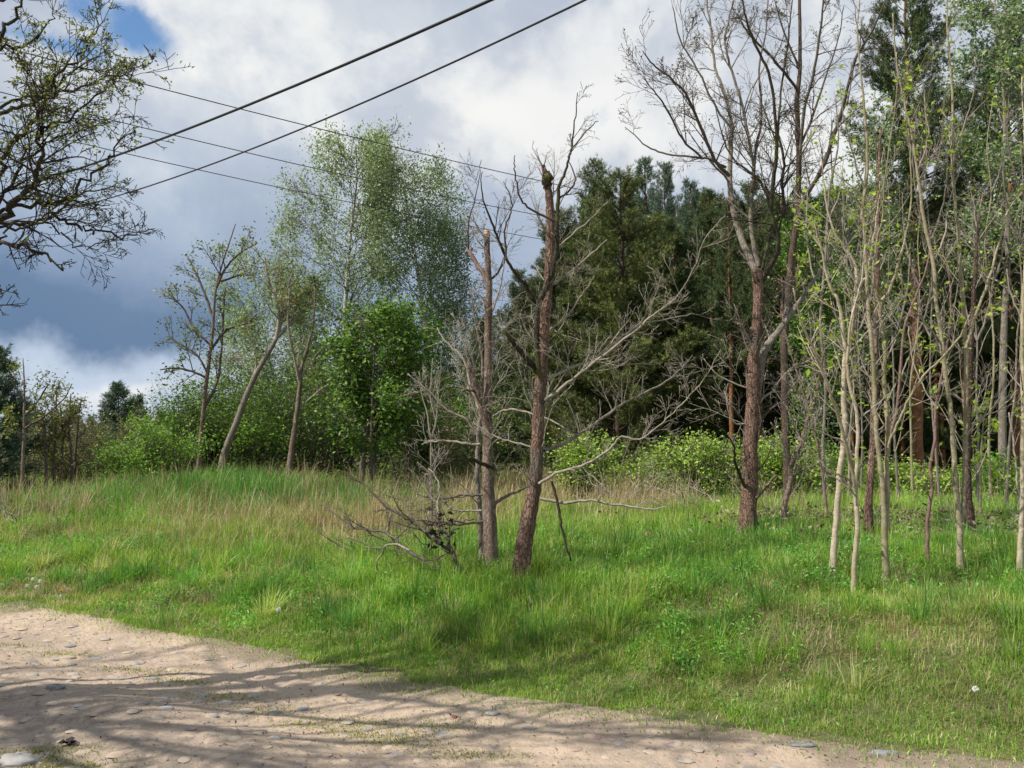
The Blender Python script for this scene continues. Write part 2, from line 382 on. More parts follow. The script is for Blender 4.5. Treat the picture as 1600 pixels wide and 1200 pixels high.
M['dry_grass'] = leaf_mat('dry_grass', [(0, (.20, .13, .065)), (.4, (.34, .25, .135)), (.8, (.47, .38, .23)), (1, (.58, .50, .34))], .25)
M['moss_tuft'] = leaf_mat('moss_tuft', [(0, (.13, .14, .02)), (.5, (.25, .27, .045)), (1, (.40, .42, .10))], .2)
M['needles'] = leaf_mat('needles', [(0, (.03, .055, .022)), (.4, (.062, .10, .034)), (.75, (.12, .16, .05)), (.93, (.24, .25, .08)), (1, (.34, .26, .14))], .12, .45)
M['needles_olive'] = leaf_mat('needles_olive', [(0, (.045, .07, .02)), (.4, (.10, .13, .036)), (.75, (.19, .215, .06)), (.93, (.34, .32, .11)), (1, (.34, .26, .14))], .12, .45)
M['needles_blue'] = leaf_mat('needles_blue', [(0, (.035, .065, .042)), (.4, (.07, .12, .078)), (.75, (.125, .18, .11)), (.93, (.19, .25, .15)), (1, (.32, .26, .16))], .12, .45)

def ground_mat():
    m, N = new_mat('soil'); pos = N.n('ShaderNodeNewGeometry').outputs['Position']
    dirt = N.n('ShaderNodeAttribute', attribute_name='dirt').outputs['Fac']
    n1 = N.noise(pos, 1.5, 5).outputs['Fac']; n2 = N.noise(pos, 28, 5, .65).outputs['Fac']
    g = N.mix(N.smooth(n1, .35, .65), (.10, .15, .035), (.20, .19, .08)); g = N.mix(N.m('MULTIPLY', n2, .6), g, (.19, .15, .09))
    s = N.mix(n2, (.24, .18, .125), (.38, .30, .22))
    finish(N, N.mix(dirt, g, s), .95, n2, 1.0, .06); return m
def road_mat():
    m, N = new_mat('sandy_soil'); pos = N.n('ShaderNodeNewGeometry').outputs['Position']
    c = N.n('ShaderNodeAttribute', attribute_name='coarse').outputs['Fac']
    n1 = N.noise(pos, 1.1, 5, .6).outputs['Fac']; n2 = N.noise(pos, 45, 5, .7).outputs['Fac']; n3 = N.noise(pos, 7, 6, .68, .6).outputs['Fac']
    col = N.mix(N.smooth(n1, .35, .68), (.48, .37, .27), (.36, .28, .215)); col = N.mix(N.m('MULTIPLY', c, .55), col, (.28, .235, .20)); col = N.mix(N.m('MULTIPLY', N.n('ShaderNodeAttribute', attribute_name='edge').outputs['Fac'], .75), col, N.mix(n2, (.10, .078, .055), (.24, .19, .14)))
    col = N.mix(N.m('MULTIPLY', N.smooth(n3, .46, .60), N.m('ADD', N.m('MULTIPLY', c, .55), .22)), col, (.22, .175, .14))
    col = N.mix(N.m('MULTIPLY', N.smooth(n2, .50, .72), .4), col, (.25, .19, .14))
    col = N.mix(N.m('MULTIPLY', N.smooth(n2, .45, .30), .4), col, (.60, .50, .37))
    # small stones trodden into the surface
    vo = N.n('ShaderNodeTexVoronoi', {'Vector': pos, 'Scale': 26.0, 'Randomness': 1.0})
    st = N.smooth(vo.outputs['Distance'], .26, .20); pick = N.n('ShaderNodeSeparateColor', {0: vo.outputs['Color']}).outputs[0]
    st = N.m('MULTIPLY', st, N.smooth(pick, .80, .84))
    col = N.mix(N.m('MULTIPLY', st, .8), col, N.mix(N.n('ShaderNodeSeparateColor', {0: vo.outputs['Color']}).outputs[1], (.20, .19, .20), (.46, .38, .33)))
    h = N.m('ADD', N.m('ADD', N.m('MULTIPLY', n3, 1.4), N.m('MULTIPLY', n2, .45)), N.m('MULTIPLY', st, .6))
    finish(N, col, .93, h, .9, .022, .15); return m
def cobble_mat():
    m, N = new_mat('cobble'); pos = N.n('ShaderNodeNewGeometry').outputs['Position']
    at = N.n('ShaderNodeAttribute', attribute_name='rnd').outputs['Fac']
    col = N.ramp(at, [(0, (.20, .215, .235)), (.22, (.30, .31, .32)), (.42, (.36, .33, .29)), (.6, (.25, .19, .19)), (.75, (.40, .26, .22)), (.88, (.46, .38, .28)), (1, (.42, .42, .41))], 'CONSTANT')
    n = N.noise(pos, 60, 4, .65).outputs['Fac']; d = N.noise(pos, 9, 4, .6).outputs['Fac']
    col = N.mix(N.m('MULTIPLY', n, .5), col, (.16, .14, .13)); col = N.mix(N.m('MULTIPLY', N.smooth(d, .38, .58), .85), col, (.43, .335, .245))
    finish(N, col, .75, n, .3, .008); return m
M['soil'] = ground_mat(); M['road'] = road_mat(); M['cobble'] = cobble_mat()

# ------------------------------------------------------------------ the ground and the road
def grid(xs, ys):
    X, Y = np.meshgrid(xs, ys); nx, ny = len(xs), len(ys)
    i = (np.arange(ny - 1)[:, None] * nx + np.arange(nx - 1)[None, :]).ravel()
    return X.ravel(), Y.ravel(), np.stack([i, i + 1, i + nx + 1, i + nx], axis=1)
def spaced(a, b, st, far, k):
    core = np.arange(a, b, st); g = []; v, d = b, st
    while v < far: g.append(v); d *= k; v += d
    h = []; v, d = a, st
    while v > -far: d *= k; v -= d; h.append(v)
    return np.array(h[::-1] + list(core) + g)
xs = spaced(-9, 8, .11, 900, 1.14); ys = spaced(3, 16, .11, 900, 1.14)
X, Y, Q = grid(xs, ys); Z = ground_h(X, Y)
s_ = sdist(X, Y); dirt = np.clip(1 - ss(s_, -.05, .28) + (fbm(X, Y, 3, 5, 3) - .68) * 1.5 * (1 - ss(s_, .1, 2.5)) * ss(s_, 0, .3), 0, 1) * ss(-s_, -6, 5.5 - 12)
dirt = np.where(s_ < -4.5, 0.15, dirt)
gr = make_mesh('ground', np.stack([X, Y, Z], 1), Q, np.full(len(Q), 4), M['soil'], smooth=True, attrs={'dirt': dirt}); tag(gr, kind='structure')
# road: a finely modelled strip following the curving edge
U = np.concatenate([np.arange(-40, -8, .5), np.arange(-8, 5, .035), np.arange(5, 30, .5)]); S = np.concatenate([np.arange(-4.6, .26, .035)])
UU, SS2 = np.meshgrid(U, S); i = (np.arange(len(S) - 1)[:, None] * len(U) + np.arange(len(U) - 1)[None, :]).ravel()
YY = np.interp(UU, _E[:, 0], _E[:, 1]) + SS2 / .87
Q = np.stack([i, i + 1, i + len(U) + 1, i + len(U)], axis=1)
Zr = road_h(UU, YY)
rd = make_mesh('dirt_road', np.stack([UU.ravel(), YY.ravel(), Zr.ravel()], 1), Q, np.full(len(Q), 4), M['road'], smooth=True,
               attrs={'coarse': ss(-SS2, 1.3, 2.2).ravel(), 'edge': (ss(SS2 + (fbm(UU, YY, 2.2, 61, 3) - .5) * .7, -.28, .02)).ravel()}); tag(rd, kind='structure')

# cobbles of the old paving, trodden into the sand
def cobbles():
    rng = np.random.RandomState(5); pos = []
    tries = 0
    cell = {}
    while len(pos) < 2600 and tries < 60000:
        tries += 1
        x = rng.uniform(-7.5, 3.2); s = -rng.uniform(1.25, 4.3) if rng.rand() < .93 else -rng.uniform(.3, 1.3)
        y = float(np.interp(x, _E[:, 0], _E[:, 1])) + s / .87
        if y < 2.6: continue
        k = (int(x / .075), int(y / .075))
        if any((k[0] + a, k[1] + b) in cell for a in (-1, 0, 1) for b in (-1, 0, 1)): continue
        cell[k] = 1; pos.append((x, y, s))
    V, Fc, Sz, rn, off = [], [], [], [], 0
    K, Rg = 9, 4
    for (x, y, s) in pos:
        r = rng.uniform(.022, .058); a = rng.uniform(0, 6.28); e = rng.uniform(.65, 1); z0 = float(road_h(x, y)) - r * .05 + rng.uniform(-.004, .004)
        hgt = r * rng.uniform(.12, .24); jj = rng.uniform(.85, 1.12, K)
        for q in range(Rg):
            ph = q / Rg * math.pi / 2
            for k in range(K):
                t = k * 2 * math.pi / K; cx, cyy = math.cos(t) * r * jj[k] * math.cos(ph), math.sin(t) * r * e * jj[k] * math.cos(ph)
                V.append((x + cx * math.cos(a) - cyy * math.sin(a), y + cx * math.sin(a) + cyy * math.cos(a), z0 + hgt * math.sin(ph)))
        V.append((x, y, z0 + hgt)); nV = Rg * K + 1
        for q in range(Rg - 1):
            for k in range(K):
                Fc += [off + q * K + k, off + q * K + (k + 1) % K, off + (q + 1) * K + (k + 1) % K, off + (q + 1) * K + k]; Sz.append(4)
        for k in range(K): Fc += [off + (Rg - 1) * K + k, off + (Rg - 1) * K + (k + 1) % K, off + Rg * K]; Sz.append(3)
        rn += [rng.rand()] * nV; off += nV
    o = make_mesh('cobblestones', V, Fc, Sz, M['cobble'], smooth=True, attrs={'rnd': rn}); tag(o, 'worn round cobbles half buried in the sandy road', 'cobblestones', kind='stuff')
cobbles()

# ------------------------------------------------------------------ grass and ground cover
def blades(pos, hgt, wid, lean, rng, curve=.5, segs=2, az=None):
    n = len(pos); az = rng.uniform(0, 2 * math.pi, n) if az is None else az; dx = np.stack([np.cos(az), np.sin(az), np.zeros(n)], 1)
    side = np.stack([-np.sin(az + rng.randn(n) * .5), np.cos(az + rng.randn(n) * .5), np.zeros(n)], 1)
    out = []
    for k in range(segs + 1):
        t = k / segs
        c = pos + dx * (lean * hgt * (t * (1 - curve) + t * t * curve))[:, None] + np.array((0, 0, 1.))[None] * (hgt * t * (1 - .35 * lean * t))[:, None]
        if k < segs:
            w = (wid * (1 - t * .55))[:, None] * .5; out += [c - side * w, c + side * w]
        else: out.append(c)
    nv = len(out); V = np.stack(out, 1).reshape(-1, 3); b = np.arange(n)[:, None] * nv
    Fq = [b + np.array([[2 * k, 2 * k + 1, 2 * k + 3, 2 * k + 2]]) for k in range(segs - 1)]
    ft = b + np.array([[2 * segs - 2, 2 * segs - 1, 2 * segs]])
    Fc = np.concatenate([np.concatenate(Fq, 1) if Fq else np.zeros((n, 0), int), ft], 1).ravel()
    sz = np.tile(np.array([4] * (segs - 1) + [3]), n)
    return V, Fc, sz, nv
def view_pts(n, y0, y1, rng, marg=1.7):
    n = int(n * 1.1)
    y = np.sqrt(rng.uniform(y0 * y0, y1 * y1, n)); x = rng.uniform(-1, 1, n) * (.56 * y + marg); return x, y
def tufts(name, n_tuft, y0, y1, per, hfun, wid, lean, mat, mask, rng, label, cat, spread=.05, segs=2, curve=.5, rbias=None):
    x, y = view_pts(n_tuft, y0, y1, rng); m = mask(x, y); keep = rng.rand(len(x)) < m; x, y = x[keep], y[keep]
    k = per; ox = rng.randn(len(x) * k) * spread; oy = rng.randn(len(x) * k) * spread; X = np.repeat(x, k) + ox; Yv = np.repeat(y, k) + oy
    sd = sdist(X, Yv); ok = sd > .02 + (fbm(X, Yv, 1.8, 77, 3) - .5) * .55; X, Yv = X[ok], Yv[ok]; az = (np.arctan2(oy, ox) + rng.randn(len(ox)) * .9)[ok]
    tuft_h = np.repeat(rng.uniform(.35, 1.25, len(x)) ** 1.3, k)[ok]
    tuft_c = np.repeat(rng.rand(len(x)), k)[ok]
    H = hfun(X, Yv) * tuft_h * rng.uniform(.55, 1.2, len(X))
    Z = ground_h(X, Yv) - .01
    W = wid * rng.uniform(.7, 1.4, len(X)) * (np.maximum(Yv, 6) / 8)
    L = np.abs(rng.randn(len(X))) * lean
    V, Fc, S, nv = blades(np.stack([X, Yv, Z], 1), H, W, np.clip(L, 0, 1.6), rng, curve, segs, az)
    rn = np.clip(tuft_c * .65 + rng.rand(len(X)) * .35 + (rbias(X, Yv) if rbias else 0), 0, .999)
    o = make_mesh(name, V, Fc, S, mat, attrs={'rnd': np.repeat(rn, nv)}); tag(o, label, cat, kind='stuff'); return len(X)

def patch(x, y, cx, cy, rx, ry): return np.exp(-((x - cx) / rx) ** 2 - ((y - cy) / ry) ** 2)
def bare(x, y):
    n = fbm(x, y, 1.1, 91, 3); s = sdist(x, y)
    b = ss(n, .64, .74) * ss(s, .2, .7) * (1 - ss(s, 2.4, 4)) * .8
    for px, py, rr in ((1160, 950, .45), (1290, 985, .35), (1440, 1000, .5), (1480, 930, .4), (470, 910, .35), (520, 945, .25), (1100, 955, .25)):
        q = BARE[(px, py)]; b = np.maximum(b, patch(x, y, q[0], q[1], rr * 1.2, rr) * .95)
    return b
BARE = {k: hit(*k) for k in ((1160, 950), (1290, 985), (1440, 1000), (1480, 930), (470, 910), (520, 945), (1100, 955))}
dry_band = lambda x, y: np.maximum(ss(y, 12.0, 15) * (1 - ss(y, 21, 26)) * ss(fbm(x, y, .5, 15, 3), .30, .55) * (1 - ss(x, 1.5, 5)),
                                   .55 * ss(y, 10.5, 12.5) * (1 - ss(x, -2, .5)))
rg = np.random.RandomState(11)
nE = tufts('grass', 30000, 4.2, 8.5, 16, lambda x, y: .05 + 0 * x, .0055, .9, M['grass'], lambda x, y: (1 - ss(sdist(x, y), 1.8, 2.6)) * (1 - .8 * bare(x, y)), rg, 'very short trodden grass beside the dirt road', 'grass', .05, 2)
def h_short(x, y):
    s = sdist(x, y); b = .045 + .125 * ss(s, .05, 2.0) * (0.35 + 1.2 * fbm(x, y, .9, 21, 3)); return b * (1 - .45 * bare(x, y))
n1 = tufts('grass', 15500, 4.2, 9.5, 26, h_short, .0052, .62, M['grass'], lambda x, y: 1 - bare(x, y) * .75, rg, 'short green verge grass beside the dirt road', 'grass', .045, 3)
n1 += tufts('grass', 13000, 9.2, 16, 20, lambda x, y: h_short(x, y) * 1.15, .0052, .6, M['grass'], lambda x, y: .95 - .4 * dry_band(x, y), rg, 'green meadow grass between the verge and the trees', 'grass', .07, 2)
n1 += tufts('grass', 9000, 15.5, 34, 16, lambda x, y: h_short(x, y) * 1.3, .0050, .45, M['grass'], lambda x, y: .9 - .4 * dry_band(x, y), rg, 'far meadow grass reaching back to the forest edge', 'grass', .14, 2)
def lush_mask(x, y):
    n = fbm(x, y, .8, 63, 3); s = sdist(x, y)
    return (1 - .9 * bare(x, y)) * np.clip(ss(n, .50, .66) * ss(s, .5, 1.3) * ss(x, -4.5, -1) + patch(x, y, .1, 8.3, .8, .5) + patch(x, y, -.9, 7.2, 1.2, .6) * .7, 0, 1)
n1 += tufts('tall_grass', 2600, 5, 11, 28, lambda x, y: .14 + .14 * fbm(x, y, 1.2, 33), .0058, .6, M['lush_grass'], lush_mask, rg, 'taller deep green grass in clumps under the bare trees', 'grass', .07, 3)
n1 += tufts('tall_grass', 620, 4.8, 11, 70, lambda x, y: .25 + 0 * x, .0055, .8, M['grass'], lambda x, y: ss(sdist(x, y), .35, .8) * (1 - .5 * bare(x, y)), rg, 'separate grass tussocks standing up from the verge', 'grass', .035, 3)
n1 += tufts('tall_grass', 420, 4.8, 11, 70, lambda x, y: .27 + 0 * x, .0060, .8, M['lush_grass'], lambda x, y: ss(sdist(x, y), .35, .8), rg, 'dark green tussocks standing up from the verge', 'grass', .045, 3)
n1 += tufts('dry_grass', 1800, 5, 12, 60, lambda x, y: .10 + 0 * x, .0045, 1.5, M['dry_grass'], lambda x, y: ss(sdist(x, y), .3, .8) * ss(fbm(x, y, .9, 55, 3), .45, .6), rg, 'small mats of dead straw between the tussocks', 'dry grass', .07, 3)
mound_m = lambda x, y: np.clip(patch(x, y, -5.4, 17.2, 2.7, 1.8) * 1.5, 0, 1)
n1 += tufts('tall_grass', 12000, 13.5, 22, 20, lambda x, y: .24 + .26 * fbm(x, y, 1.6, 34), .0058, .6, M['lush_grass'], mound_m, rg, 'tall lush green grass covering the mound at left', 'grass', .09, 3)
strw = lambda x, y: np.clip(dry_band(x, y) * .62 * (1 - .75 * patch(x, y, -5.4, 17.6, 2.6, 1.8)) + patch(x, y, -1.6, 12.5, 1.7, 1.4), 0, 1)
n1 += tufts('dry_grass', 6500, 10.5, 24, 15, lambda x, y: .36 + .35 * fbm(x, y, .8, 36), .0036, .65, M['dry_grass'], strw, rg, 'dry straw coloured grass standing across the middle of the meadow', 'dry grass', .09, 3)
n1 += tufts('dry_grass', 14000, 5, 13, 16, lambda x, y: .12 + .07 * fbm(x, y, .8, 37), .0034, 1.0, M['dry_grass'], lambda x, y: np.clip(bare(x, y) * 1.2 + .22, 0, 1), rg, 'matted dry grass on the worn patches of the verge', 'dry grass', .07, 3)
n1 += tufts('dry_grass', 2400, 8.5, 22, 5, lambda x, y: .34 + .2 * fbm(x, y, .8, 39), .0040, 1.1, M['dry_grass'], lambda x, y: .35 + .5 * dry_band(x, y), rg, 'loose bent straw stalks scattered through the meadow', 'dry grass', .12, 3)
red_m = lambda x, y: np.clip(patch(x, y, -1.75, 13.3, 1.3, .9) * 1.3, 0, 1)
n1 += tufts('dry_grass', 900, 11, 16, 16, lambda x, y: .55 + .25 * fbm(x, y, .8, 38), .004, .4, M['dry_grass'], red_m, rg, 'tall tan reeds standing behind the fallen branch', 'dry grass', .10, 3)
print('blades', n1)

def herbs(name, n, y0, y1, mask, rng, size, hgt, label, mat, leaves=16):
    x, y = view_pts(n, y0, y1, rng); k = (rng.rand(len(x)) < mask(x, y)) & (sdist(x, y) > .15); x, y = x[k], y[k]; m = len(x)
    X = np.repeat(x, leaves) + rng.randn(m * leaves) * size * 1.3; Yv = np.repeat(y, leaves) + rng.randn(m * leaves) * size * 1.3
    Z = ground_h(X, Yv) + np.abs(rng.rand(m * leaves)) * np.repeat(rng.uniform(.5, 1.2, m), leaves) * hgt
    V, Fc, S, rn = leaf_cards(np.stack([X, Yv, Z], 1), size, rng, 0, .9, .42)
    o = make_mesh(name, V, Fc, S, mat, attrs={'rnd': rn}); tag(o, label, 'plants', kind='stuff')
hm = lambda x, y: (1 - .95 * bare(x, y)) * np.clip(ss(fbm(x, y, .7, 81, 3), .50, .62) * .8 + patch(x, y, -1.8, 9.3, 1.3, .9) + patch(x, y, 2.6, 7.9, 1.3, .8) + patch(x, y, 1.8, 9.8, 1.6, .8) * .8, 0, 1)
herbs('weeds', 8500, 6.0, 14, hm, rg, .034, .15, 'leafy ground cover weeds spreading through the meadow grass', M['weed_leaf'], 30)
herbs('weeds', 3000, 4.4, 8.5, lambda x, y: .22 * (1 - ss(sdist(x, y), .3, 3)) + .05, rg, .028, .05, 'low broad leaved weeds along the road edge', M['weed_leaf'], 12)
herbs('undergrowth', 5200, 15, 32, lambda x, y: ss(x + .0 * y, .5, 2.5) * .8 * ss(y, 15, 18), rg, .07, .30, 'green undergrowth in front of the pine forest', M['bright_leaf'], 18)
herbs('undergrowth', 3800, 20, 34, lambda x, y: .8 * (1 - ss(x, -2, .0)), rg, .08, .40, 'green undergrowth below the birches', M['maple_leaf'], 18)
# dead leaves
def litter(n, cx, cy, rx, ry, rng, label):
    X = cx + rng.randn(n) * rx; Yv = cy + rng.randn(n) * ry; Z = ground_h(X, Yv) + np.abs(rng.randn(n)) * .08 + .05
    V, Fc, S, rn = leaf_cards(np.stack([X, Yv, Z], 1), .055, rng, 0, .4, .6)
    o = make_mesh('leaf_litter', V, Fc, S, M['litter'], attrs={'rnd': rn}); tag(o, label, 'dead leaves', kind='stuff')
litter(3800, 5.2, 10.4, 1.6, .8, rg, 'brown dead leaves lying around the pale saplings')
litter(1500, 3.5, 11.8, .55, .25, rg, 'brown dead leaves heaped by the leaning sapling')
litter(900, 6.3, 9.6, .5, .35, rg, 'pale dead leaves heaped beside the sapling at the right edge')
# crumbs and moss on the road
def road_bits():
    rng = np.random.RandomState(21)
    n = 4200; x = rng.uniform(-7, 4, n); s = -rng.rand(n) ** 1.3 * 4; y = np.interp(x, _E[:, 0], _E[:, 1]) + s / .87
    pos = np.stack([x, y, road_h(x, y) + .004], 1)
    V, Fc, S, rn = leaf_cards(pos, .020, rng, 0, 1.2, .5)
    o = make_mesh('debris', V, Fc, S, M['litter'], attrs={'rnd': rn * .6}); tag(o, 'bits of dead leaf and bark scattered over the sandy road', 'debris', kind='stuff')
    n = 5200; x = rng.uniform(-7.5, 4, n); s2 = -rng.rand(n) ** .8 * 4.2; y = np.interp(x, _E[:, 0], _E[:, 1]) + s2 / .87; r = rng.uniform(.003, .010, n) * (1 + 1.0 * (rng.rand(n) < .08))
    dirs = np.array([(1, 0, 0), (-.4, .9, 0), (-.6, -.8, 0), (0.1, 0, .75)]); c = np.stack([x, y, road_h(x, y)], 1)
    V = (c[:, None, :] + dirs[None] * r[:, None, None] * rng.uniform(.6, 1.3, (n, 4, 1))).reshape(-1, 3); b = np.arange(n)[:, None] * 4
    Fc = (b + np.array([[0, 1, 3, 1, 2, 3, 2, 0, 3]])).ravel(); o = make_mesh('gravel', V, Fc, np.full(3 * n, 3), M['cobble'], attrs={'rnd': np.repeat(rng.rand(n), 4)}); tag(o, 'fine loose gravel lying on the sandy road', 'gravel', kind='stuff')
    # moss and grass crumbs along the crown of the road
    P0 = [(20, 995), (100, 1008), (190, 1030), (240, 1035), (290, 1048), (340, 1068), (370, 1075), (420, 1088), (440, 1090), (520, 1115), (560, 1120), (600, 1128), (625, 1134), (670, 1110), (700, 1118), (600, 1140), (760, 1160), (660, 1145), (710, 1160), (60, 1180), (20, 1175), (110, 1190), (90, 1165), (590, 1105), (480, 1110), (540, 1100)]
    X, Y2 = [], []
    for px, py in P0:
        q = _onz(px, py, .05); k = rng.randint(120, 480) * (2 if px < 130 and py > 1150 else 1)
        X.append(q[0] + rng.randn(k) * .14); Y2.append(q[1] + rng.randn(k) * .06)
    X = np.concatenate(X); Y2 = np.concatenate(Y2)
    V, Fc, S, nv = blades(np.stack([X, Y2, road_h(X, Y2)], 1), rng.uniform(.005, .018, len(X)), rng.uniform(.003, .007, len(X)), rng.uniform(.2, 1.2, len(X)), rng)
    o = make_mesh('moss', V, Fc, S, M['moss_tuft'], attrs={'rnd': np.repeat(rng.rand(len(X)), nv)}); tag(o, 'thin moss and short grass along the crown of the road', 'moss', kind='stuff')
    # runners of low grass at the verge edge
    n = 9000; x = rng.uniform(-7, 4.5, n); s = rng.randn(n) * .15 - .03 + (vn(x, 0 * x, 3, 5) - .5) * .2; y = np.interp(x, _E[:, 0], _E[:, 1]) + s / .87
    z = np.maximum(road_h(x, y), ground_h(x, y))
    V, Fc, S, nv = blades(np.stack([x, y, z], 1), rng.uniform(.01, .045, n), rng.uniform(.003, .006, n), rng.uniform(.2, 1.3, n), rng)
    o = make_mesh('edge_grass', V, Fc, S, M['grass'], attrs={'rnd': np.repeat(rng.rand(n), nv)}); tag(o, 'sparse trodden grass creeping over the edge of the road', 'grass', kind='stuff')
road_bits()

# ------------------------------------------------------------------ traced trees
def lift(tr, D, dend=0.0, dstart=0.0):
    n = len(tr); out, w = [], []
    L = [0]
    for i in range(1, n): L.append(L[-1] + math.hypot(tr[i][0] - tr[i - 1][0], tr[i][1] - tr[i - 1][1]))
    for i, q in enumerate(tr):
        t = L[i] / max(L[-1], 1); out.append(P(q[0], q[1], D + dstart + (dend - dstart) * t)); w.append(q[2] if len(q) > 2 else 2)
    return np.array(out), np.array(w) * .5 / F * D
def interp_r(r, n): return np.interp(np.linspace(0, 1, n), np.linspace(0, 1, len(r)), r)
def limb_tube(T, tr, D, rng, dend=0, dstart=0, sides=7, k=4, jit=.006, base_to_ground=False, taper_end=None):
    p, r = lift(tr, D, dend, dstart)
    if base_to_ground: r = r.copy(); r[0] *= 1.32
    if base_to_ground: p[0][2] = min(p[0][2], gh(p[0][0], p[0][1])) - .06
    q = catmull(p, k); rr = interp_r(r, len(q))
    jj = rng.randn(len(q), 3) * jit; jj[0] = 0; q = q + jj
    T.add(q, rr, sides); return q, rr
def twigs(T, q, rr, dens, Lm, S, rng, ends, t0=.1, bias=None, r0=None):
    r0 = r0 or S.r0
    d = np.linalg.norm(np.diff(q, axis=0), axis=1); L = np.concatenate([[0], np.cumsum(d)]); tot = L[-1]
    k = rng.poisson(tot * dens)
    for _ in range(k):
        s = rng.uniform(t0, 1) * tot; i = min(np.searchsorted(L, s) - 1, len(q) - 2); i = max(i, 0); f = (s - L[i]) / max(d[i], 1e-6)
        pp = q[i] * (1 - f) + q[i + 1] * f; dd = unit(q[i + 1] - q[i]); nd = perp(dd, rng, R(rng.uniform(30, 75)))
        if bias is not None: nd = unit(nd + np.array(bias))
        grow(T, pp, nd, Lm * rng.uniform(.35, 1.2) * (1.1 - .5 * s / tot), max(min(rr[i] * .5, r0 or 1), S.minr), 0, S, rng, ends)
def traced_tree(name, label, cat, trunk, limbs, tm, bm, D=None, twig=(3, .5), trunk_twigs=(0, .4), spec=None, seed=1, leaf=None, group=None, sides=12, rough=.12, more=None, twbias=(0, 0, .25)):
    rng = np.random.RandomState(seed)
    if D is None: D = hit(trunk[0][0], trunk[0][1] + 14)[1]
    b = P(trunk[0][0], trunk[0][1], D); base = (b[0], b[1], gh(b[0], b[1]))
    root = thing(name, label, cat, base, group)
    spec = spec or Spec()
    T = Tubes(); q, rr = limb_tube(T, trunk, D, rng, sides=sides, k=6, jit=.0022, base_to_ground=True); T.build('trunk', tm, root, base, rough)
    ends = []
    if trunk_twigs[0] > 0:
        T2 = Tubes(); twigs(T2, q, rr, trunk_twigs[0], trunk_twigs[1], spec, rng, ends, .22, twbias, min(.012, spec.r0)); T2.build('crown', bm, root, base)
    for j, l in enumerate(limbs):
        o = dict(dend=None, dstart=0, mat=bm, dens=twig[0], Lm=twig[1], leaf=True, name='branch'); o.update(l[1] if len(l) > 1 and isinstance(l[1], dict) else {})
        tr = l[0]
        if o['dend'] is None:
            ln = sum(math.hypot(tr[i][0] - tr[i - 1][0], tr[i][1] - tr[i - 1][1]) for i in range(1, len(tr))) * D / F
            o['dend'] = rng.uniform(-.6, .6) * ln * .7
        T3 = Tubes(); q3, r3 = limb_tube(T3, tr, D, rng, o['dend'], o['dstart'], sides=7, k=5, jit=.0035)
        e3 = []
        if o['dens'] > 0: twigs(T3, q3, r3, o['dens'], o['Lm'], spec, rng, e3, .12, twbias)
        e3.append(q3[-4:]); T3.build(o['name'], o['mat'], root, base)
        ends += e3
    if leaf:
        pos = pts_along(ends, leaf['per'], leaf.get('jit', .02), rng, leaf.get('frac', .3))
        leaf_obj('leaves', pos, leaf['size'], M[leaf['mat']], root, base, rng, **leaf.get('k', {}))
    if more: more(root, base, D, rng)
    return root
dead = Spec(seg=.06, wob=.15, up=.035, maxl=2, nch=(5, 3, 1), ang=(45, 42, 40), ratio=(.6, .55, .45), minr=.0016, t0=.12, taper=.35, r0=.0062)
soft = Spec(seg=.08, wob=.085, up=.06, maxl=2, nch=(5, 3, 2), ang=(38, 38, 35), ratio=(.5, .5, .45), minr=.0017, t0=.2, taper=.35, r0=.0060)

def blobmesh(name, c, r, mat, parent, base, rng, squash=(1, 1, 1), k=14, g=9, rough=.25):
    V, Fc, S = [], [], []
    for i in range(g + 1):
        th = math.pi * i / g
        for j in range(k):
            ph = 2 * math.pi * j / k; rr = r * (1 + rng.uniform(-1, 1) * rough)
            V.append((c[0] + rr * math.sin(th) * math.cos(ph) * squash[0], c[1] + rr * math.sin(th) * math.sin(ph) * squash[1], c[2] + rr * math.cos(th) * squash[2]))
    for i in range(g):
        for j in range(k): a = i * k + j; b = i * k + (j + 1) % k; Fc += [a, b, b + k, a + k]; S.append(4)
    return make_mesh(name, V, Fc, S, mat, parent, True, None, base)

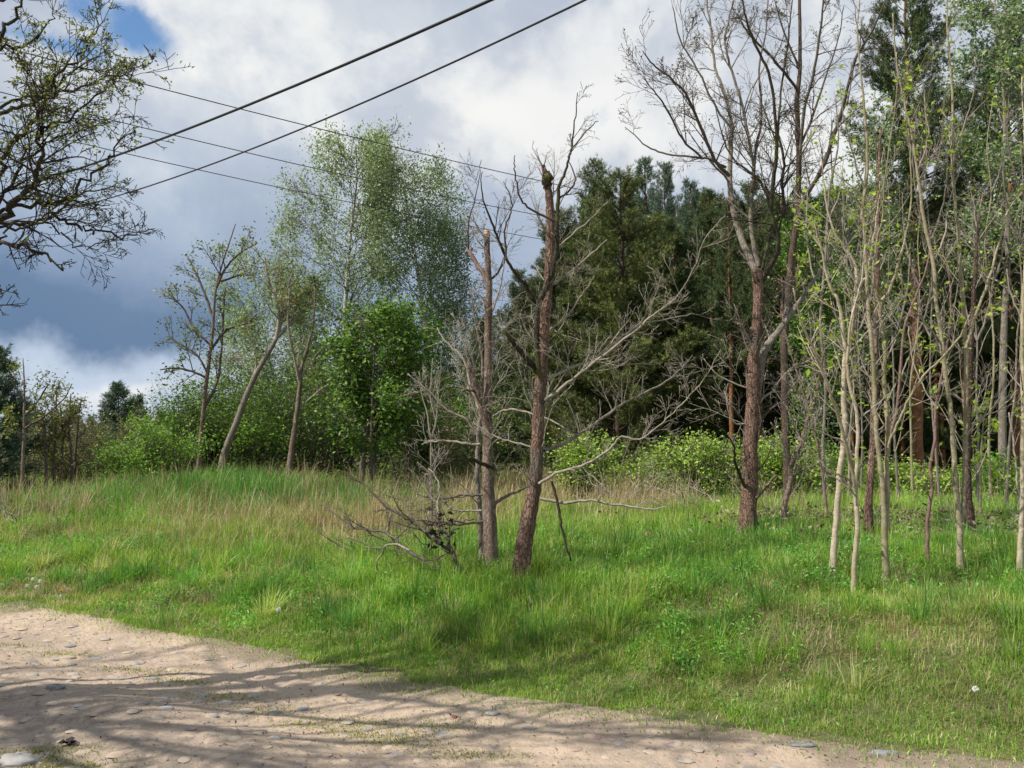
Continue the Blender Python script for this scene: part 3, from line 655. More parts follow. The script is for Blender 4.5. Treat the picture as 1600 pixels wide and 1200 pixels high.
# the lopped tree on the left of the pair
def moreA(root, base, D, rng):
    T = Tubes(); p, _ = lift([(761, 366), (761, 360)], D); T.add(catmull(p, 2), np.full(len(catmull(p, 2)), 4.2 / F * D), 10); T.build('cut_end', M['cut_wood'], root, base)
traced_tree('lopped_tree', 'dark barked lopped tree with pale cut top, left of the leaning pine trunk', 'dead tree',
    [(766, 892, 27), (766, 860, 23), (765, 800, 21), (762, 740, 18), (762, 680, 16), (761, 640, 14), (763, 575, 12), (763, 512, 12), (764, 450, 11), (762, 408, 10), (761, 366, 8.5)],
    [[[(761, 668, 13), (752, 630, 12), (743, 600, 10), (731, 566, 8)], dict(mat=M['brown_bark'], dens=1, dend=-.12)],
     [[(764, 446, 8), (750, 420, 7.5), (731, 388, 6)], dict(mat=M['red_twig'], dens=2, dend=.1)],
     [[(732, 390, 3), (733, 345, 2.5), (745, 300, 1.5), (752, 250, 1)], dict(dens=5, Lm=.35, mat=M['twig_dark'])],
     [[(762, 380, 3), (745, 353, 2.5), (732, 337, 1.5)], dict(dens=8, Lm=.3)],
     [[(746, 679, 5), (727, 654, 5), (700, 642, 4), (671, 612, 3), (637, 583, 1.5)], dict(dens=9, Lm=.45, mat=M['twig'])],
     [[(748, 640, 4), (735, 600, 4), (725, 562, 3), (696, 533, 2.5), (683, 512, 1.5)], dict(dens=9, Lm=.45)],
     [[(752, 694, 4), (742, 694, 4), (708, 690, 3.5), (675, 690, 3), (658, 694, 1.5)], dict(dens=6, Lm=.35)],
     [[(771, 731, 7), (752, 724, 6), (733, 715, 5)], dict(dens=0, mat=M['mossy_bark'], dend=-.3)],
     [[(750, 617, 5), (738, 610, 4.5), (721, 610, 4)], dict(dens=1, mat=M['brown_bark'], dend=-.2)],
     [[(767, 652, 3.5), (792, 640, 3.5), (825, 644, 3), (867, 660, 2.8), (900, 679, 2), (917, 671, 1)], dict(dens=4, Lm=.3, dend=-.5, dstart=-.02)],
     [[(773, 787, 6), (792, 775, 5), (821, 762, 3.5), (840, 752, 2)], dict(dens=1.5, mat=M['brown_bark'], dend=.4)],
     [[(754, 773, 4), (725, 773, 3.5), (683, 779, 3), (650, 772, 1.5)], dict(dens=6, mat=M['twig_dark'])],
     [[(756, 814, 4), (717, 819, 3.5), (687, 817, 3), (650, 812, 1.5)], dict(dens=5, mat=M['twig_dark'])],
     [[(752, 798, 3.5), (740, 798, 3), (708, 796, 3), (690, 780, 2)], dict(dens=5)],
     [[(764, 440, 4), (778, 425, 3.5), (790, 400, 3), (785, 385, 2)], dict(dens=4, mat=M['mossy_bark'])],
     [[(764, 500, 3), (775, 470, 3), (785, 430, 2), (790, 380, 1.5), (798, 330, 1)], dict(dens=7, Lm=.3)]],
    M['brown_bark'], M['twig'], twig=(6, .6), trunk_twigs=(7, .6), spec=dead, seed=3, more=moreA)
traced_tree('sapling', 'slender grey stem pressed close to the left of the lopped tree', 'sapling',
    [(756, 880, 9), (750, 812, 8), (746, 729, 7), (749, 667, 7), (752, 604, 6), (754, 562, 4), (742, 500, 3), (735, 450, 2)],
    [[[(750, 660, 4), (735, 620, 3), (730, 560, 2), (715, 500, 1.2)], {}], [[(752, 600, 3), (765, 560, 2), (772, 500, 1.5)], {}]],
    M['grey_bark'], M['twig'], D=None, twig=(5, .4), trunk_twigs=(3, .35), spec=dead, seed=4, sides=8)

# the leaning pine-barked trunk
def moreB(root, base, D, rng):
    c = P(855, 282, D); blobmesh('mossy_burl', c, 9 / F * D, M['mossy_bark'], root, base, rng, (1, 1, 1.5), rough=.3)
    c = P(855, 277, D - .03); blobmesh('moss', c, 6 / F * D, M['moss'], root, base, rng, (1, .8, 1), rough=.3)
traced_tree('topped_pine_trunk', 'leaning reddish scaly trunk with broken mossy top, right of the lopped tree', 'dead tree',
    [(815, 893, 31), (817, 870, 27), (822, 830, 26), (832, 780, 23), (837, 740, 21), (840, 690, 20), (841, 652, 19), (846, 583, 18), (849, 533, 17), (852, 492, 17), (858, 429, 15), (860, 346, 13), (857, 300, 12), (853, 275, 10), (848, 258, 6)],
    [[[(842, 583, 10), (834, 573, 10), (817, 554, 8), (787, 515, 6)], dict(dens=3, mat=M['mossy_bark'], dend=-.3)],
     [[(842, 590, 9), (840, 540, 9), (841, 480, 9), (858, 440, 8), (869, 392, 7), (870, 348, 6.5), (872, 316, 6), (874, 290, 5), (884, 265, 4), (892, 235, 3), (898, 190, 2), (902, 145, 1.2)], dict(dens=3.2, Lm=.32, mat=M['mossy_bark'], dend=-.45, dstart=-.07)],
     [[(867, 346, 4), (839, 333, 3.5), (817, 316, 3), (808, 290, 2.5), (804, 264, 2), (804, 243, 1.2)], dict(dens=4, Lm=.3, mat=M['twig_dark'], dend=-.6, dstart=-.25)],
     [[(873, 311, 3.5), (893, 294, 3), (899, 277, 2.5), (888, 250, 1.5)], dict(dens=5, Lm=.25, mat=M['twig_dark'], dend=-.3, dstart=-.3)],
     [[(887, 246, 3), (896, 229, 2.5), (917, 204, 2), (934, 188, 1.2)], dict(dens=5, Lm=.2, mat=M['twig_dark'], dstart=-.4, dend=-.5)],
     [[(841, 480, 6), (821, 448, 6), (804, 426, 5), (791, 405, 4.5), (776, 368, 4), (763, 333, 3), (752, 298, 2), (753, 268, 1.2)], dict(dens=5, Lm=.35, mat=M['mossy_bark'], dend=-.5, dstart=-.1)],
     [[(791, 405, 3), (789, 361, 2.8), (797, 335, 2.3), (800, 318, 2), (787, 283, 1)], dict(dens=6, Lm=.25, mat=M['twig_dark'], dend=-.6, dstart=-.3)],
     [[(852, 625, 6), (875, 608, 5.2), (908, 583, 4.6), (950, 550, 4.2), (992, 517, 3.6), (1021, 492, 3), (1054, 467, 2.4), (1085, 420, 1.9), (1100, 375, 1.5), (1133, 337, 1.2)], dict(dens=7, Lm=.5, mat=M['twig'], dend=-.9, dstart=-.04)],
     [[(854, 594, 5), (892, 575, 5), (933, 562, 4), (958, 537, 4), (1000, 508, 3), (1040, 500, 2), (1080, 490, 1.5)], dict(dens=7, Lm=.5, mat=M['twig'], dend=.5)],
     [[(842, 756, 5), (875, 737, 4.4), (917, 725, 4), (954, 700, 3.4), (971, 683, 2.8), (1000, 687, 2.4), (1035, 660, 2), (1065, 632, 2), (1100, 592, 1.5), (1127, 545, 1)], dict(dens=6, Lm=.4, dend=-.6, dstart=-.08)],
     [[(850, 704, 6), (883, 692, 6), (917, 671, 5.5), (958, 642, 4.5), (990, 622, 4), (1035, 600, 3), (1060, 580, 2), (1082, 555, 1.2)], dict(dens=7, Lm=.45, mat=M['grey_bark'], dend=.9)],
     [[(844, 779, 5), (883, 785, 5), (925, 783, 4), (1000, 794, 3), (1025, 796, 2.5), (1047, 789, 1.2)], dict(dens=3, Lm=.3, mat=M['twig'], dend=-.3, dstart=-.05)],
     [[(862, 752, 4), (871, 787, 4.5), (877, 821, 4), (884, 850, 3.5), (892, 876, 3)], dict(dens=2, Lm=.2, mat=M['mossy_bark'], dstart=-.12, dend=-.15)],
     [[(860, 400, 4), (890, 370, 3), (920, 345, 2.5), (950, 315, 1.5)], dict(dens=6, Lm=.35)],
     [[(856, 450, 4), (885, 430, 3), (920, 400, 2.5), (948, 375, 1.5)], dict(dens=6, Lm=.4)],
     [[(850, 520, 4), (880, 500, 3), (910, 460, 2.5), (930, 430, 1.5)], dict(dens=6, Lm=.4)],
     [[(838, 700, 3), (800, 690, 3), (770, 680, 2), (740, 660, 1.2)], dict(dens=4, Lm=.3)]],
    M['pine_bark'], M['twig'], twig=(8, .75), trunk_twigs=(8, .7), spec=dead, seed=9, sides=16, rough=.16, more=moreB)

# the fallen branch
def fallen():
    rng = np.random.RandomState(12); D = hit(722, 918)[1]; b = hit(722, 918)
    root = thing('fallen_branch', 'dry forked branch lying in the grass left of the lopped tree', 'branch', b)
    for tr, mt, dn, de in (([(722, 908, 7), (695, 893, 6), (662, 874, 6), (632, 857, 5), (602, 832, 4.5), (560, 826, 3.5), (536, 812, 3), (500, 784, 1.5)], M['twig_dark'], 7, 1.2),
                       ([(722, 906, 7), (707, 863, 6), (680, 845, 5.5), (665, 832, 5), (644, 815, 4.5), (614, 797, 4), (572, 761, 3), (551, 740, 1.5)], M['twig_dark'], 8, .3),
                       ([(707, 863, 4), (698, 839, 4), (686, 824, 3.5), (710, 817, 3), (740, 812, 2)], M['twig_dark'], 6, .1),
                       ([(690, 845, 3), (684, 800, 3), (686, 760, 2), (670, 730, 1.5)], M['twig'], 6, .3),
                       ([(640, 860, 3), (610, 850, 3), (590, 878, 2.5), (588, 898, 2)], M['twig'], 2, .4),
                       ([(665, 832, 3), (640, 800, 3), (620, 770, 2), (640, 740, 1.2)], M['twig_dark'], 7, .8)):
        T = Tubes(); q, r = limb_tube(T, tr, D, rng, de, 0, 6, 5, .008); e = []
        g = np.array([max(q[i][2], gh(q[i][0], q[i][1]) + .01) for i in range(len(q))]); q[:, 2] = g
        twigs(T, q, r, dn, .42, dead, rng, e, .1, (0, 0, .15)); T.build('branch', mt, root, b)
    pos = P(690, 822, D) + rng.randn(60, 3) * (.07, .06, .08); leaf_obj('withered_leaves', pos, .07, M['dark_leaf'], root, b, rng)
fallen()

# the big bare tree and the one behind it
big = Spec(seg=.10, wob=.12, up=.035, maxl=2, nch=(7, 4, 2), ang=(38, 42, 42), ratio=(.52, .5, .45), minr=.0024, t0=.12, taper=.3, r0=.013)
BUD = dict(per=.5, size=.028, mat='red_bud', jit=.01, frac=.8)
M['red_bud'] = leaf_mat('red_bud', [(0, (.12, .07, .05)), (1, (.28, .20, .13))], .1)
traced_tree('bare_tree', 'large leafless tree with thick reddish trunk and wide spreading limbs', 'bare tree',
    [(1169, 830, 31), (1169, 800, 26), (1171, 758, 25), (1173, 683, 23), (1177, 617, 21), (1176, 585, 22), (1178, 550, 17), (1183, 500, 16), (1185, 453, 16), (1182, 420, 17)],
    [[[(1182, 424, 13), (1173, 407, 12), (1160, 377, 11), (1147, 333, 10), (1140, 283, 9), (1142, 230, 7), (1142, 187, 6), (1129, 137, 5), (1117, 104, 4.5), (1110, 42, 3.5), (1104, 0, 3), (1100, -50, 2)], dict(mat=M['grey_bark'])],
     [[(1140, 275, 6), (1117, 250, 5.5), (1096, 200, 5), (1071, 146, 4), (1045, 120, 3), (1020, 100, 2.5), (1004, 79, 1.5)], {}],
     [[(1135, 262, 4.5), (1110, 249, 4), (1087, 246, 3.5), (1042, 240, 3), (1012, 229, 2.5), (977, 198, 1.3)], {}],
     [[(1096, 246, 3.5), (1067, 217, 3.5), (1042, 171, 3), (1025, 146, 2.2), (1004, 121, 1.3)], {}],
     [[(1142, 200, 4), (1120, 170, 3.5), (1090, 110, 3), (1062, 60, 2.5), (1052, 10, 1.5)], {}],
     [[(1185, 417, 8), (1175, 367, 7.5), (1173, 317, 7), (1178, 270, 6), (1170, 220, 5), (1158, 158, 4.5), (1140, 100, 4), (1133, 60, 3.5), (1146, 0, 3), (1150, -50, 2)], dict(mat=M['grey_bark'])],
     [[(1187, 447, 9), (1200, 420, 8.5), (1213, 397, 8), (1215, 367, 7.5), (1206, 335, 7), (1207, 290, 6.5), (1213, 240, 6), (1212, 200, 5), (1204, 125, 4.5), (1183, 75, 4), (1165, 30, 3), (1158, -20, 2)], dict(mat=M['mossy_bark'])],
     [[(1206, 335, 5), (1193, 293, 4.5), (1177, 273, 4), (1147, 250, 3), (1130, 215, 2.5), (1118, 170, 1.5)], dict(mat=M['mossy_bark'])],
     [[(1190, 420, 7), (1200, 380, 6), (1208, 350, 5), (1225, 330, 5), (1222, 290, 5), (1225, 250, 4.5), (1216, 200, 4), (1222, 130, 3.5), (1232, 60, 3), (1238, 0, 2)], dict(mat=M['mossy_bark'])],
     [[(1175, 300, 5), (1180, 240, 4.5), (1190, 180, 4), (1186, 110, 3.5), (1196, 50, 2.5), (1200, -10, 1.8)], {}],
     [[(1182, 622, 13), (1187, 585, 13), (1190, 562, 13), (1200, 537, 12), (1220, 513, 10), (1250, 470, 7), (1273, 437, 6), (1300, 400, 3)], dict(mat=M['grey_bark'], dens=3, dend=.5)],
     [[(1170, 770, 6), (1157, 745, 5), (1148, 720, 4), (1146, 695, 3), (1128, 670, 1.5)], dict(mat=M['mossy_bark'], dens=3, Lm=.4, dend=-.5)],
     [[(1172, 782, 5), (1185, 775, 4.5), (1200, 757, 4), (1212, 742, 2.5)], dict(mat=M['brown_bark'], dens=2, Lm=.3, dend=-.4)],
     [[(1176, 610, 3), (1150, 600, 2.5), (1120, 585, 2), (1100, 560, 1.2)], dict(mat=M['twig'], dens=5)],
     [[(1174, 660, 3), (1150, 662, 2.5), (1138, 640, 2), (1136, 620, 1.2)], dict(mat=M['twig'], dens=5)],
     [[(1180, 640, 4), (1195, 620, 3.5), (1212, 612, 3), (1225, 613, 2)], dict(mat=M['twig'], dens=2)]],
    M['pine_bark'], M['twig_dark'], twig=(4.6, .75), trunk_twigs=(5, .7), spec=big, seed=15, sides=16, rough=.15, leaf=BUD)
traced_tree('bare_tree', 'tall bare tree with straight dark trunk just behind the large leafless tree', 'bare tree',
    [(1232, 770, 12), (1229, 700, 11), (1227, 650, 11), (1225, 560, 11), (1226, 520, 11), (1231, 470, 10.5), (1237, 400, 10), (1246, 333, 9.5), (1248, 233, 8), (1245, 160, 8), (1250, 104, 6), (1249, 0, 5), (1247, -70, 3)],
    [[[(1247, 290, 5), (1256, 175, 5), (1270, 120, 4.5), (1283, 42, 3.5), (1288, -20, 2)], {}],
     [[(1246, 340, 7), (1258, 308, 7), (1285, 262, 6.5), (1300, 220, 6), (1317, 167, 5), (1337, 92, 4.5), (1362, 50, 3.5), (1383, 0, 2)], {}],
     [[(1246, 140, 5), (1208, 92, 4), (1171, 54, 3.5), (1154, 25, 2)], {}],
     [[(1250, 230, 4), (1270, 180, 4), (1290, 120, 3), (1310, 60, 2), (1318, 10, 1.5)], {}],
     [[(1250, 110, 4), (1225, 50, 3), (1210, 0, 2)], {}]],
    M['dark_brown_bark'], M['twig_dark'], D=15.2, twig=(4, .8), trunk_twigs=(1.5, .7), spec=big, seed=16, leaf=BUD)

# the pale saplings on the right
SPR = dict(per=.2, size=.05, mat='spray_leaf', jit=.02, frac=.6)
def sap(label, trunk, limbs, bark='pale_bark', D=None, seed=1, tw=(3.6, .5), ttw=(3.0, .6), leaf=SPR, cat='sapling', name='sapling', sides=9, twm='twig'):
    thin = lambda L: [(q[0], q[1], q[2] * .86) for q in L]
    trunk = thin(trunk); limbs = [[thin(l[0])] + list(l[1:]) for l in limbs]
    return traced_tree(name, label, cat, trunk, limbs, M[bark], M[twm], D=D, twig=tw, trunk_twigs=ttw, spec=soft, seed=seed, leaf=leaf, sides=sides, rough=.06)
sap('pale straight sapling with twig fork, second stem right of the leaning sapling', [(1301, 882, 12), (1304, 840, 11), (1307, 812, 11), (1312, 740, 11), (1320, 662, 10.5), (1318, 627, 10), (1321, 554, 9), (1328, 525, 8), (1337, 461, 7), (1337, 417, 6), (1320, 388, 5), (1302, 359, 4), (1290, 310, 3), (1284, 250, 2)],
    [[[(1321, 556, 8), (1315, 496, 7), (1308, 465, 6), (1296, 446, 5), (1285, 400, 4), (1272, 350, 2)], dict(mat=M['pale_bark'])],
     [[(1337, 461, 5), (1352, 432, 5), (1362, 390, 4), (1370, 340, 3), (1376, 280, 2)], dict(mat=M['pale_bark'])],
     [[(1321, 560, 4), (1345, 530, 4), (1370, 505, 3), (1395, 480, 2)], {}],
     [[(1319, 600, 3), (1345, 575, 3), (1362, 562, 2)], {}]], seed=31)
sap('crooked pale sapling nearest the road, forking into two thin stems', [(1332, 922, 9), (1335, 880, 9), (1340, 825, 9), (1337, 770, 8.5), (1339, 712, 7), (1339, 650, 6.5), (1327, 600, 6), (1324, 560, 5), (1330, 500, 4), (1345, 440, 3), (1352, 380, 2)],
    [[[(1337, 772, 7), (1334, 750, 7), (1320, 687, 6.5), (1305, 637, 6), (1292, 600, 5.5), (1282, 572, 5), (1264, 531, 4), (1250, 496, 3), (1240, 450, 2)], dict(mat=M['pale_bark'])],
     [[(1337, 660, 3), (1360, 640, 3), (1385, 620, 2), (1400, 600, 1.5)], {}],
     [[(1322, 692, 3), (1295, 680, 3), (1262, 668, 2), (1240, 655, 1.5)], {}],
     [[(1337, 762, 3), (1320, 745, 3), (1296, 738, 2), (1275, 722, 1.5)], dict(mat=M['twig_dark'])]], seed=32)
sap('tall olive grey sapling with twin stems rising together from one base', [(1386, 897, 13), (1383, 860, 12), (1382, 825, 11), (1380, 770, 9), (1372, 700, 8.5), (1367, 637, 8), (1366, 600, 8), (1362, 540, 7.5), (1357, 481, 7), (1353, 408, 6), (1350, 350, 6), (1347, 333, 5.5), (1355, 267, 5), (1353, 200, 4.5), (1343, 100, 3.5), (1340, 50, 3), (1345, -30, 2)],
    [[[(1386, 830, 10), (1386, 750, 9), (1387, 675, 8.5), (1382, 600, 8), (1381, 540, 7.5), (1375, 478, 7), (1390, 455, 6), (1404, 408, 5), (1419, 350, 4), (1424, 280, 3), (1420, 200, 2)], dict(mat=M['olive_bark'], dend=.3)],
     [[(1375, 480, 5), (1366, 450, 4), (1366, 400, 3), (1378, 340, 3), (1382, 283, 3), (1400, 150, 2.5), (1402, 83, 1.5)], dict(mat=M['olive_bark'])],
     [[(1388, 700, 4), (1392, 685, 4.5), (1410, 647, 4.5), (1430, 607, 4), (1451, 580, 4), (1471, 560, 3.5), (1500, 525, 3), (1515, 490, 2)], dict(mat=M['olive_bark'])],
     [[(1353, 300, 3), (1335, 250, 3), (1320, 190, 2), (1312, 130, 1.5)], {}],
     [[(1356, 470, 3), (1335, 440, 3), (1322, 400, 2), (1315, 340, 1.5)], {}]], 'olive_bark', seed=33, sides=10)
sap('thin dark reddish sapling standing between the two twin stemmed saplings', [(1450, 877, 7), (1449, 825, 6.5), (1456, 762, 6), (1454, 725, 6), (1461, 687, 5.5), (1462, 637, 5), (1469, 600, 5), (1480, 540, 4.5), (1486, 496, 4), (1483, 435, 3), (1470, 380, 2)],
    [[[(1462, 637, 3), (1440, 600, 2.5), (1425, 560, 2), (1420, 510, 1.5)], {}], [[(1484, 500, 2.5), (1495, 460, 2), (1500, 400, 1.3)], {}]], 'red_twig', seed=34)
sap('olive twin stemmed sapling with swollen graft scar above its base', [(1500, 890, 12), (1500, 850, 11), (1500, 825, 11), (1494, 762, 9.5), (1490, 700, 9), (1485, 637, 8.5), (1479, 600, 8), (1471, 525, 7.5), (1462, 467, 7), (1458, 408, 6.5), (1445, 350, 6), (1433, 267, 5), (1425, 210, 4), (1413, 160, 3.5), (1400, 90, 3), (1395, 20, 2)],
    [[[(1501, 815, 9), (1505, 790, 8.5), (1507, 725, 8.5), (1509, 650, 8), (1509, 612, 8), (1508, 525, 7.5), (1502, 437, 7), (1496, 350, 6), (1488, 267, 5.5), (1490, 183, 5), (1483, 83, 3.5), (1480, 30, 3), (1478, -40, 2)], dict(mat=M['olive_bark'], dend=.35)],
     [[(1509, 545, 6), (1521, 505, 5.5), (1544, 437, 5), (1565, 365, 4), (1575, 330, 3), (1597, 300, 2)], dict(mat=M['olive_bark'])],
     [[(1472, 540, 4), (1450, 510, 3), (1425, 480, 2.5), (1405, 450, 1.5)], {}],
     [[(1458, 408, 4), (1475, 370, 3), (1482, 320, 2.5), (1500, 260, 1.5)], {}],
     [[(1490, 250, 3), (1505, 200, 3), (1520, 150, 2), (1524, 90, 1.5)], {}],
     [[(1433, 267, 3), (1450, 220, 3), (1445, 150, 2), (1436, 100, 1.5)], {}],
     [[(1510, 680, 3), (1530, 655, 3), (1560, 640, 2.5), (1590, 610, 1.5)], {}]], 'olive_bark', seed=35, sides=10)
sap('pale sapling at the right edge with brown scars on its stem', [(1592, 895, 11), (1595, 850, 10), (1597, 800, 9), (1598, 720, 9), (1599, 640, 8), (1597, 560, 8), (1598, 480, 7), (1603, 400, 6), (1606, 300, 5), (1600, 200, 3), (1596, 120, 2)],
    [[[(1598, 500, 4), (1580, 460, 3), (1572, 420, 2)], {}], [[(1597, 800, 3), (1592, 780, 4), (1587, 725, 4), (1582, 680, 3.5), (1576, 645, 3)], dict(mat=M['twig'])]], seed=36)
sap('brownish sapling leaning right, just right of the large leafless tree', [(1222, 824, 11), (1226, 790, 10), (1235, 755, 9), (1236, 730, 9), (1243, 708, 8.5), (1252, 692, 8), (1260, 662, 7), (1275, 617, 6), (1282, 577, 5), (1290, 540, 4), (1302, 500, 2.5)],
    [[[(1237, 735, 4), (1228, 715, 3.5), (1222, 690, 3), (1205, 660, 2)], {}],
     [[(1240, 745, 4), (1255, 733, 4), (1270, 728, 3), (1290, 715, 2)], dict(mat=M['grey_bark'])],
     [[(1253, 690, 4), (1240, 660, 3), (1225, 630, 2.5), (1205, 605, 1.5)], dict(dens=8)],
     [[(1262, 660, 3), (1250, 625, 3), (1236, 590, 2), (1225, 560, 1.5)], dict(dens=8)]], 'brown_bark', seed=37, leaf=None, ttw=(7, .6))
sap('very thin reddish stem leaning left in front of the bright bushes', [(1297, 845, 5), (1292, 795, 4.5), (1285, 740, 4.5), (1272, 672, 4), (1262, 637, 3.5), (1248, 590, 3), (1235, 550, 2.5), (1222, 510, 1.5)], [[[(1272, 672, 2), (1280, 630, 2), (1275, 590, 1.2)], {}]], 'red_twig', seed=38, D=11.2, leaf=None)
sap('thin reddish stem leaning right high between the twin stemmed saplings', [(1380, 770, 6), (1388, 700, 5.5), (1401, 640, 5), (1407, 580, 5), (1413, 513, 4.5), (1430, 465, 4), (1448, 417, 3), (1455, 360, 2)], [[[(1407, 590, 3), (1420, 560, 3), (1440, 520, 2)], {}]], 'red_twig', seed=39, D=13)
sap('rough dark red trunk behind the twin stemmed sapling', [(1357, 838, 17), (1357, 800, 15), (1358, 775, 14), (1364, 700, 13), (1365, 650, 12), (1367, 560, 11), (1370, 450, 9), (1372, 330, 7), (1376, 200, 4)],
    [[[(1366, 600, 4), (1385, 560, 3), (1400, 530, 2)], {}]], 'pine_bark', seed=40, leaf=None, name='bare_tree', cat='bare tree', ttw=(4, .8), sides=12)
sap('dark stubby trunk half hidden behind the graft scarred sapling', [(1515, 830, 20), (1514, 800, 17), (1512, 775, 15), (1511, 700, 13), (1515, 600, 11), (1520, 480, 8), (1530, 330, 5)],
    [[[(1513, 760, 3), (1530, 735, 3), (1545, 700, 2)], {}]], 'pine_bark_dark', seed=41, leaf=None, name='bare_tree', cat='bare tree', ttw=(5, .8), sides=12)
sap('short thin green shooting stem with fresh leaves behind the graft scarred sapling', [(1530, 822, 4), (1533, 740, 3.5), (1534, 690, 3), (1538, 650, 2)], [[[(1533, 740, 2), (1520, 715, 1.5)], {}], [[(1534, 700, 2), (1550, 670, 1.5)], {}]], 'olive_bark', seed=42, D=12, leaf=dict(per=1.3, size=.09, mat='spray_leaf', jit=.03, frac=.4), tw=(6, .3))
sap('thin pale sapling with fresh leaf sprays left of the twin stemmed olive sapling', [(1290, 800, 6), (1286, 700, 5.5), (1290, 600, 5), (1282, 500, 5), (1290, 400, 4.5), (1296, 300, 4), (1310, 220, 3), (1305, 150, 2)],
    [[[(1286, 470, 3), (1268, 420, 3), (1260, 360, 2), (1262, 300, 1.5)], {}], [[(1292, 350, 3), (1312, 300, 2), (1318, 250, 1.5)], {}]], 'grey_bark', seed=43, D=13.5, leaf=dict(per=1.1, size=.06, mat='spray_leaf', jit=.03, frac=.5), tw=(4, .5))
grp = 'thin bare stems crowding the forest edge'
rq = np.random.RandomState(77)
for i, (px, D) in enumerate(((1325, 15.5), (1345, 18), (1405, 14.5), (1425, 17), (1468, 15.5), (1525, 13.5), (1548, 15), (1570, 13.5))):
    tr = []; x = px
    top = rq.uniform(80, 260)
    for y in np.arange(760 - (D - 12) * 2, top, -75): tr.append((x, float(y), max(1.5, 5.6 * 12 / D * (y - top + 60) / 700))); x += rq.uniform(-9, 10)
    lim = []
    for k in range(4):
        a = tr[rq.randint(3, len(tr) - 1)]; sg = rq.choice((-1, 1)); lim.append([[(a[0], a[1], 3.5), (a[0] + sg * 14, a[1] - 35, 3), (a[0] + sg * 24, a[1] - 85, 2), (a[0] + sg * 28, a[1] - 150, 1.2)], {}])
    traced_tree('sapling', 'thin bare stem crowded among others at the pine forest edge', 'sapling', tr, lim, M[('olive_bark', 'grey_bark', 'grey_bark')[i % 3]], M['grey_bark'], D=D, twig=(2, .5), trunk_twigs=(2.2, .7),
                spec=soft, seed=200 + i, leaf=dict(per=.12, size=.06, mat='spray_leaf', jit=.04, frac=.5), group=grp, sides=7, rough=.05)
# slim dead stem left of the pair
sap('slim dead grey stem standing in the dry grass left of the lopped tree', [(675, 770, 5), (674, 735, 4.5), (674, 690, 4), (681, 660, 3.5), (684, 630, 3), (688, 590, 2), (690, 540, 1.2)],
    [[[(674, 692, 3), (668, 650, 2.5), (660, 620, 1.5), (655, 580, 1)], {}], [[(681, 655, 2.5), (672, 620, 2), (676, 560, 1.2)], {}]], 'grey_bark', seed=44, D=12.5, leaf=None, tw=(6, .4), ttw=(4, .4))

# ------------------------------------------------------------------ trees on the left half
ALD = dict(per=1.0, size=.075, mat='alder_leaf', jit=.09, frac=.2)
M['alder_leaf'] = leaf_mat('alder_leaf', [(0, (.08, .12, .03)), (.5, (.15, .20, .06)), (1, (.26, .30, .12))], .35)
alder = Spec(seg=.2, wob=.14, up=.06, maxl=2, nch=(6, 4, 2), ang=(42, 42, 38), ratio=(.45, .45, .4), minr=.005, t0=.25, taper=.35)
traced_tree('young_tree', 'open branched young tree with sparse leaf tufts against the dark cloud', 'tree',
    [(308, 722, 8), (314, 680, 7), (320, 620, 6.5), (326, 570, 6), (332, 520, 5), (336, 460, 4), (345, 420, 3), (358, 380, 2.4), (368, 350, 1.5)],
    [[[(334, 500, 4), (322, 465, 4), (308, 430, 3), (292, 400, 2)], {}], [[(338, 450, 4), (352, 420, 3.5), (375, 395, 3), (402, 380, 2)], {}],
     [[(330, 545, 4), (355, 515, 4), (385, 505, 3), (402, 490, 2)], {}], [[(330, 540, 4), (305, 515, 3.5), (285, 480, 3), (268, 466, 2)], {}],
     [[(322, 590, 4), (300, 580, 3.5), (272, 575, 3), (250, 578, 2)], {}], [[(325, 585, 3.5), (308, 555, 3), (285, 540, 3), (262, 525, 2)], {}],
     [[(318, 640, 5), (338, 600, 4.5), (345, 560, 4), (350, 480, 3), (352, 450, 2)], {}], [[(345, 440, 3.5), (375, 430, 3), (395, 430, 2)], {}]],
    M['brown_bark'], M['twig_dark'], D=22, twig=(4.5, .75), spec=alder, seed=51, leaf=ALD, sides=8)
traced_tree('leaning_tree', 'grey trunk leaning sharply right with broken branching top beside the birches', 'tree',
    [(341, 735, 12), (352, 705, 11), (370, 660, 10.5), (382, 625, 9.5), (400, 585, 8.5), (420, 550, 8), (432, 528, 6.5)],
    [[[(432, 530, 7), (436, 500, 6), (432, 470, 4), (418, 430, 3), (414, 400, 2)], {}], [[(434, 526, 7), (455, 505, 5), (475, 485, 4), (500, 455, 2)], {}],
     [[(434, 527, 6), (442, 490, 5), (450, 450, 3), (462, 410, 2)], {}], [[(390, 605, 3), (400, 570, 3), (395, 540, 2)], {}]],
    M['grey_bark'], M['twig'], D=21, twig=(7, .9), spec=alder, seed=52, leaf=dict(per=1.6, size=.075, mat='alder_leaf', jit=.10, frac=.1), sides=10)
traced_tree('leaning_tree', 'brown trunk leaning slightly right in front of the leafy multi stemmed tree', 'tree',
    [(449, 742, 10), (456, 700, 9), (462, 660, 8), (468, 610, 7), (470, 580, 6), (480, 545, 5), (490, 500, 3), (492, 450, 1.5)],
    [[[(470, 590, 5), (490, 560, 4), (520, 530, 3), (540, 515, 2)], {}], [[(468, 600, 4), (460, 560, 4), (450, 510, 3), (452, 450, 2)], {}], [[(465, 640, 3), (500, 610, 3), (530, 590, 2)], {}]],
    M['brown_bark'], M['twig'], D=20, twig=(4, .9), spec=alder, seed=53, leaf=dict(per=1.0, size=.08, mat='olive_leaf', jit=.07, frac=.3), sides=10)
